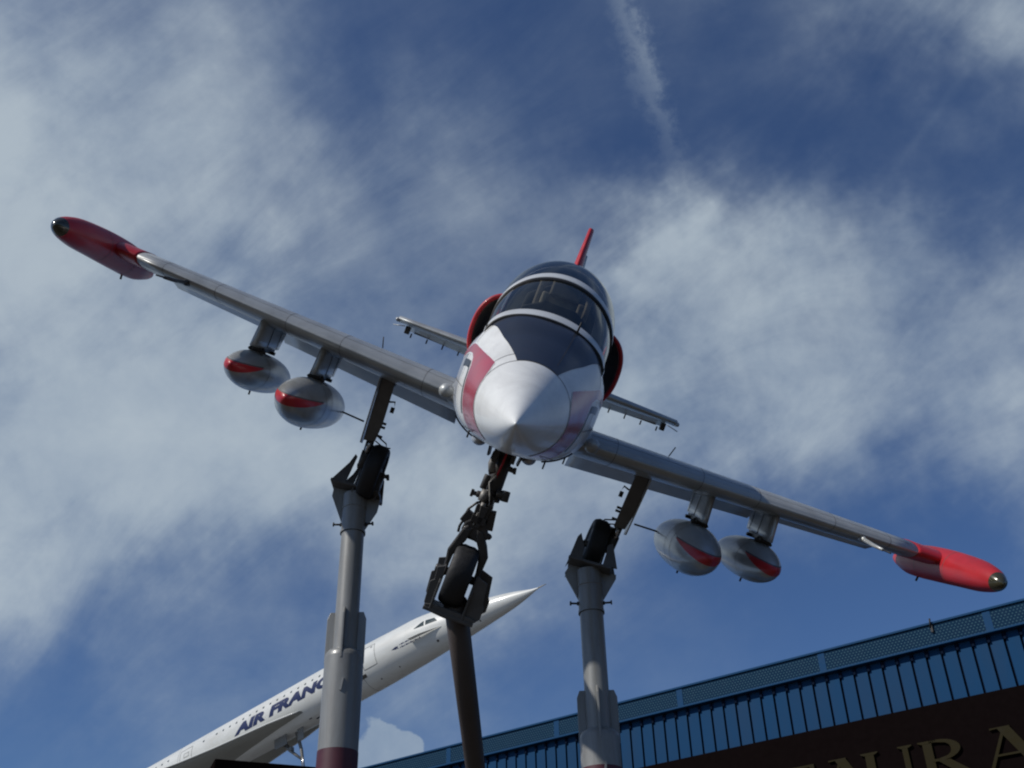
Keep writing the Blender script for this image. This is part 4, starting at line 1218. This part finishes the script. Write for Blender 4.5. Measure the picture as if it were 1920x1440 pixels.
m_ = MB(); m_.tube([(.62, -.19, 10.62), (.66, -.24, 10.82)], .02, 8); m_.box((.64, -.18, 10.6), (.05, .04, .16)); m_.build('fascia_bracket', 'black', HALL)

# restaurant sign with serif letters
SGN = empty('restaurant_sign', frame4(((.7939, -.608, 0), (.608, .7939, 0), (0, 0, 1)), (8.9671 - .608 * .3, 24.0579 - .7939 * .3, 6.2)))
tag(SGN, 'maroon sign board, coloured dark for shade, with gold serif letters of RESTAURANT on the blue hall', 'sign')
m_ = MB(); m_.box((-1.5, .14, 1.35), (22.0, .25, 2.76)); m_.build('sign_board', 'maroon_dark', SGN, bevel=.01)
def letter(ch):
    H = 1.25; P = []
    T, t, sv, sh = .20, .075, .10, .05
    def quad(x0, x1, x2, x3, z0, z1): P.append([(x0, z0), (x1, z0), (x2, z1), (x3, z1)])
    def rect(x0, x1, z0, z1): P.append([(x0, z0), (x1, z0), (x1, z1), (x0, z1)])
    def serif(x0, x1, z, up):
        s = 1 if up else -1
        P.append([(x0 - sv, z), (x1 + sv, z), (x1 + sv, z + s * sh * .6), (x1 + .02, z + s * sh * 1.6), (x0 - .02, z + s * sh * 1.6), (x0 - sv, z + s * sh * .6)] if up else
                 [(x0 - sv, z), (x0 - sv, z - sh * .6), (x0 - .02, z - sh * 1.6), (x1 + .02, z - sh * 1.6), (x1 + sv, z - sh * .6), (x1 + sv, z)])
    def arc(cx, cz, rx, rz, a0, a1, wt, wn, n=14):
        for i in range(n):
            A = radians(a0 + (a1 - a0) * i / n); B2 = radians(a0 + (a1 - a0) * (i + 1) / n)
            wa = wn + (wt - wn) * abs(cos(A)); wb = wn + (wt - wn) * abs(cos(B2))
            P.append([(cx + (rx - wa) * cos(A), cz + (rz - min(wa, wn + .02)) * sin(A)), (cx + rx * cos(A), cz + rz * sin(A)), (cx + rx * cos(B2), cz + rz * sin(B2)), (cx + (rx - wb) * cos(B2), cz + (rz - min(wb, wn + .02)) * sin(B2))])
    if ch == 'A':
        W = 1.25
        quad(.10, .10 + t, .62, .55, .05, H); quad(.93, .93 + T + .03, .68, .42, .05, H)
        rect(.30, .95, .42, .42 + t * .8); serif(.10, .17, 0, True); serif(.92, 1.17, 0, True)
        P.append([(.28, H - .05), (.70, H - .02), (.70, H), (.28, H)])
    elif ch == 'U':
        W = 1.30
        rect(.13, .13 + T, .42, H); rect(.98, .98 + t + .05, .42, H); serif(.13, .13 + T, H, False); serif(.98, 1.105, H, False)
        arc(.6175, .42, .4875, .42, 180, 360, T, t)
    elif ch == 'R':
        W = 1.25
        rect(.15, .15 + T, 0, H); serif(.15, .15 + T, 0, True); serif(.15, .15 + T, H, False)
        arc(.44, .93, .50, .32, -90, 90, T, t); rect(.30, .46, H - t, H); rect(.30, .46, .61, .61 + t)
        quad(.95, 1.25, .68, .42, 0, .62)
    elif ch == 'T':
        W = 1.05
        rect(.42, .42 + T, 0, H); serif(.42, .42 + T, 0, True); rect(.0, 1.04, H - t, H)
        quad(.0, .05, .14, .0, H - .28, H); quad(.99, 1.04, 1.04, .90, H - .28, H)
    elif ch == 'N':
        W = 1.30
        rect(.17, .17 + t, 0, H); rect(1.02, 1.02 + t, 0, H); quad(.85, 1.09, .34, .10, 0, H); serif(.17, .245, 0, True); serif(1.02, 1.095, H, False)
    elif ch == 'E':
        W = 1.0
        rect(.15, .15 + T, 0, H); serif(.15, .15 + T, 0, True); rect(.3, .88, 0, t); rect(.3, .85, H - t, H); rect(.3, .70, .60, .60 + t)
        rect(.82, .88, 0, .25); rect(.80, .85, H - .25, H); rect(.66, .71, .50, .78)
    elif ch == 'S':
        W = .95
        arc(.45, .93, .34, .32, 20, 270, T * .8, t); arc(.45, .33, .38, .33, -160, 90, T * .8, t)
    return P, W
ZT = 8.17 - 6.2
starts = {'T1': None}
word = [('R', -7.35), ('E', -6.0), ('S', -4.85), ('T', -3.68), ('A', -2.565), ('U', -1.55), ('R', -.27), ('A', 1.05), ('N', 2.45), ('T', 3.95)]
for ch, x in word:
    P, W = letter(ch)
    m_ = MB()
    for i, poly in enumerate(P):
        m_.prism([(px_, pz_ * .70) for px_, pz_ in poly], (x, -.02 - .0012 * (i % 5), ZT - .875), (1, 0, 0), (0, 0, 1), (0, 1, 0), .05)
    m_.build('letter', 'gold', SGN, merge=False)

# low maroon canopy roof beside the left post
m_ = MB()
a = Vector((-2.93, 10.52, 4.42)); b2 = Vector((-1.91, 10.51, 4.42))
m_.prism([(-2.833, 10.19), (-1.62, 10.70), (-2.2, 12.1), (-3.4, 11.6)], (0, 0, 4.30), (1, 0, 0), (0, 1, 0), (0, 0, 1), .24)
cn_ = m_.build('entrance_canopy', 'maroon_dark', None, bevel=.01)
tag(cn_, 'flat dark maroon canopy roof beside the left post under the airliner', 'canopy')
for x in (-2.85, -1.95):
    pass
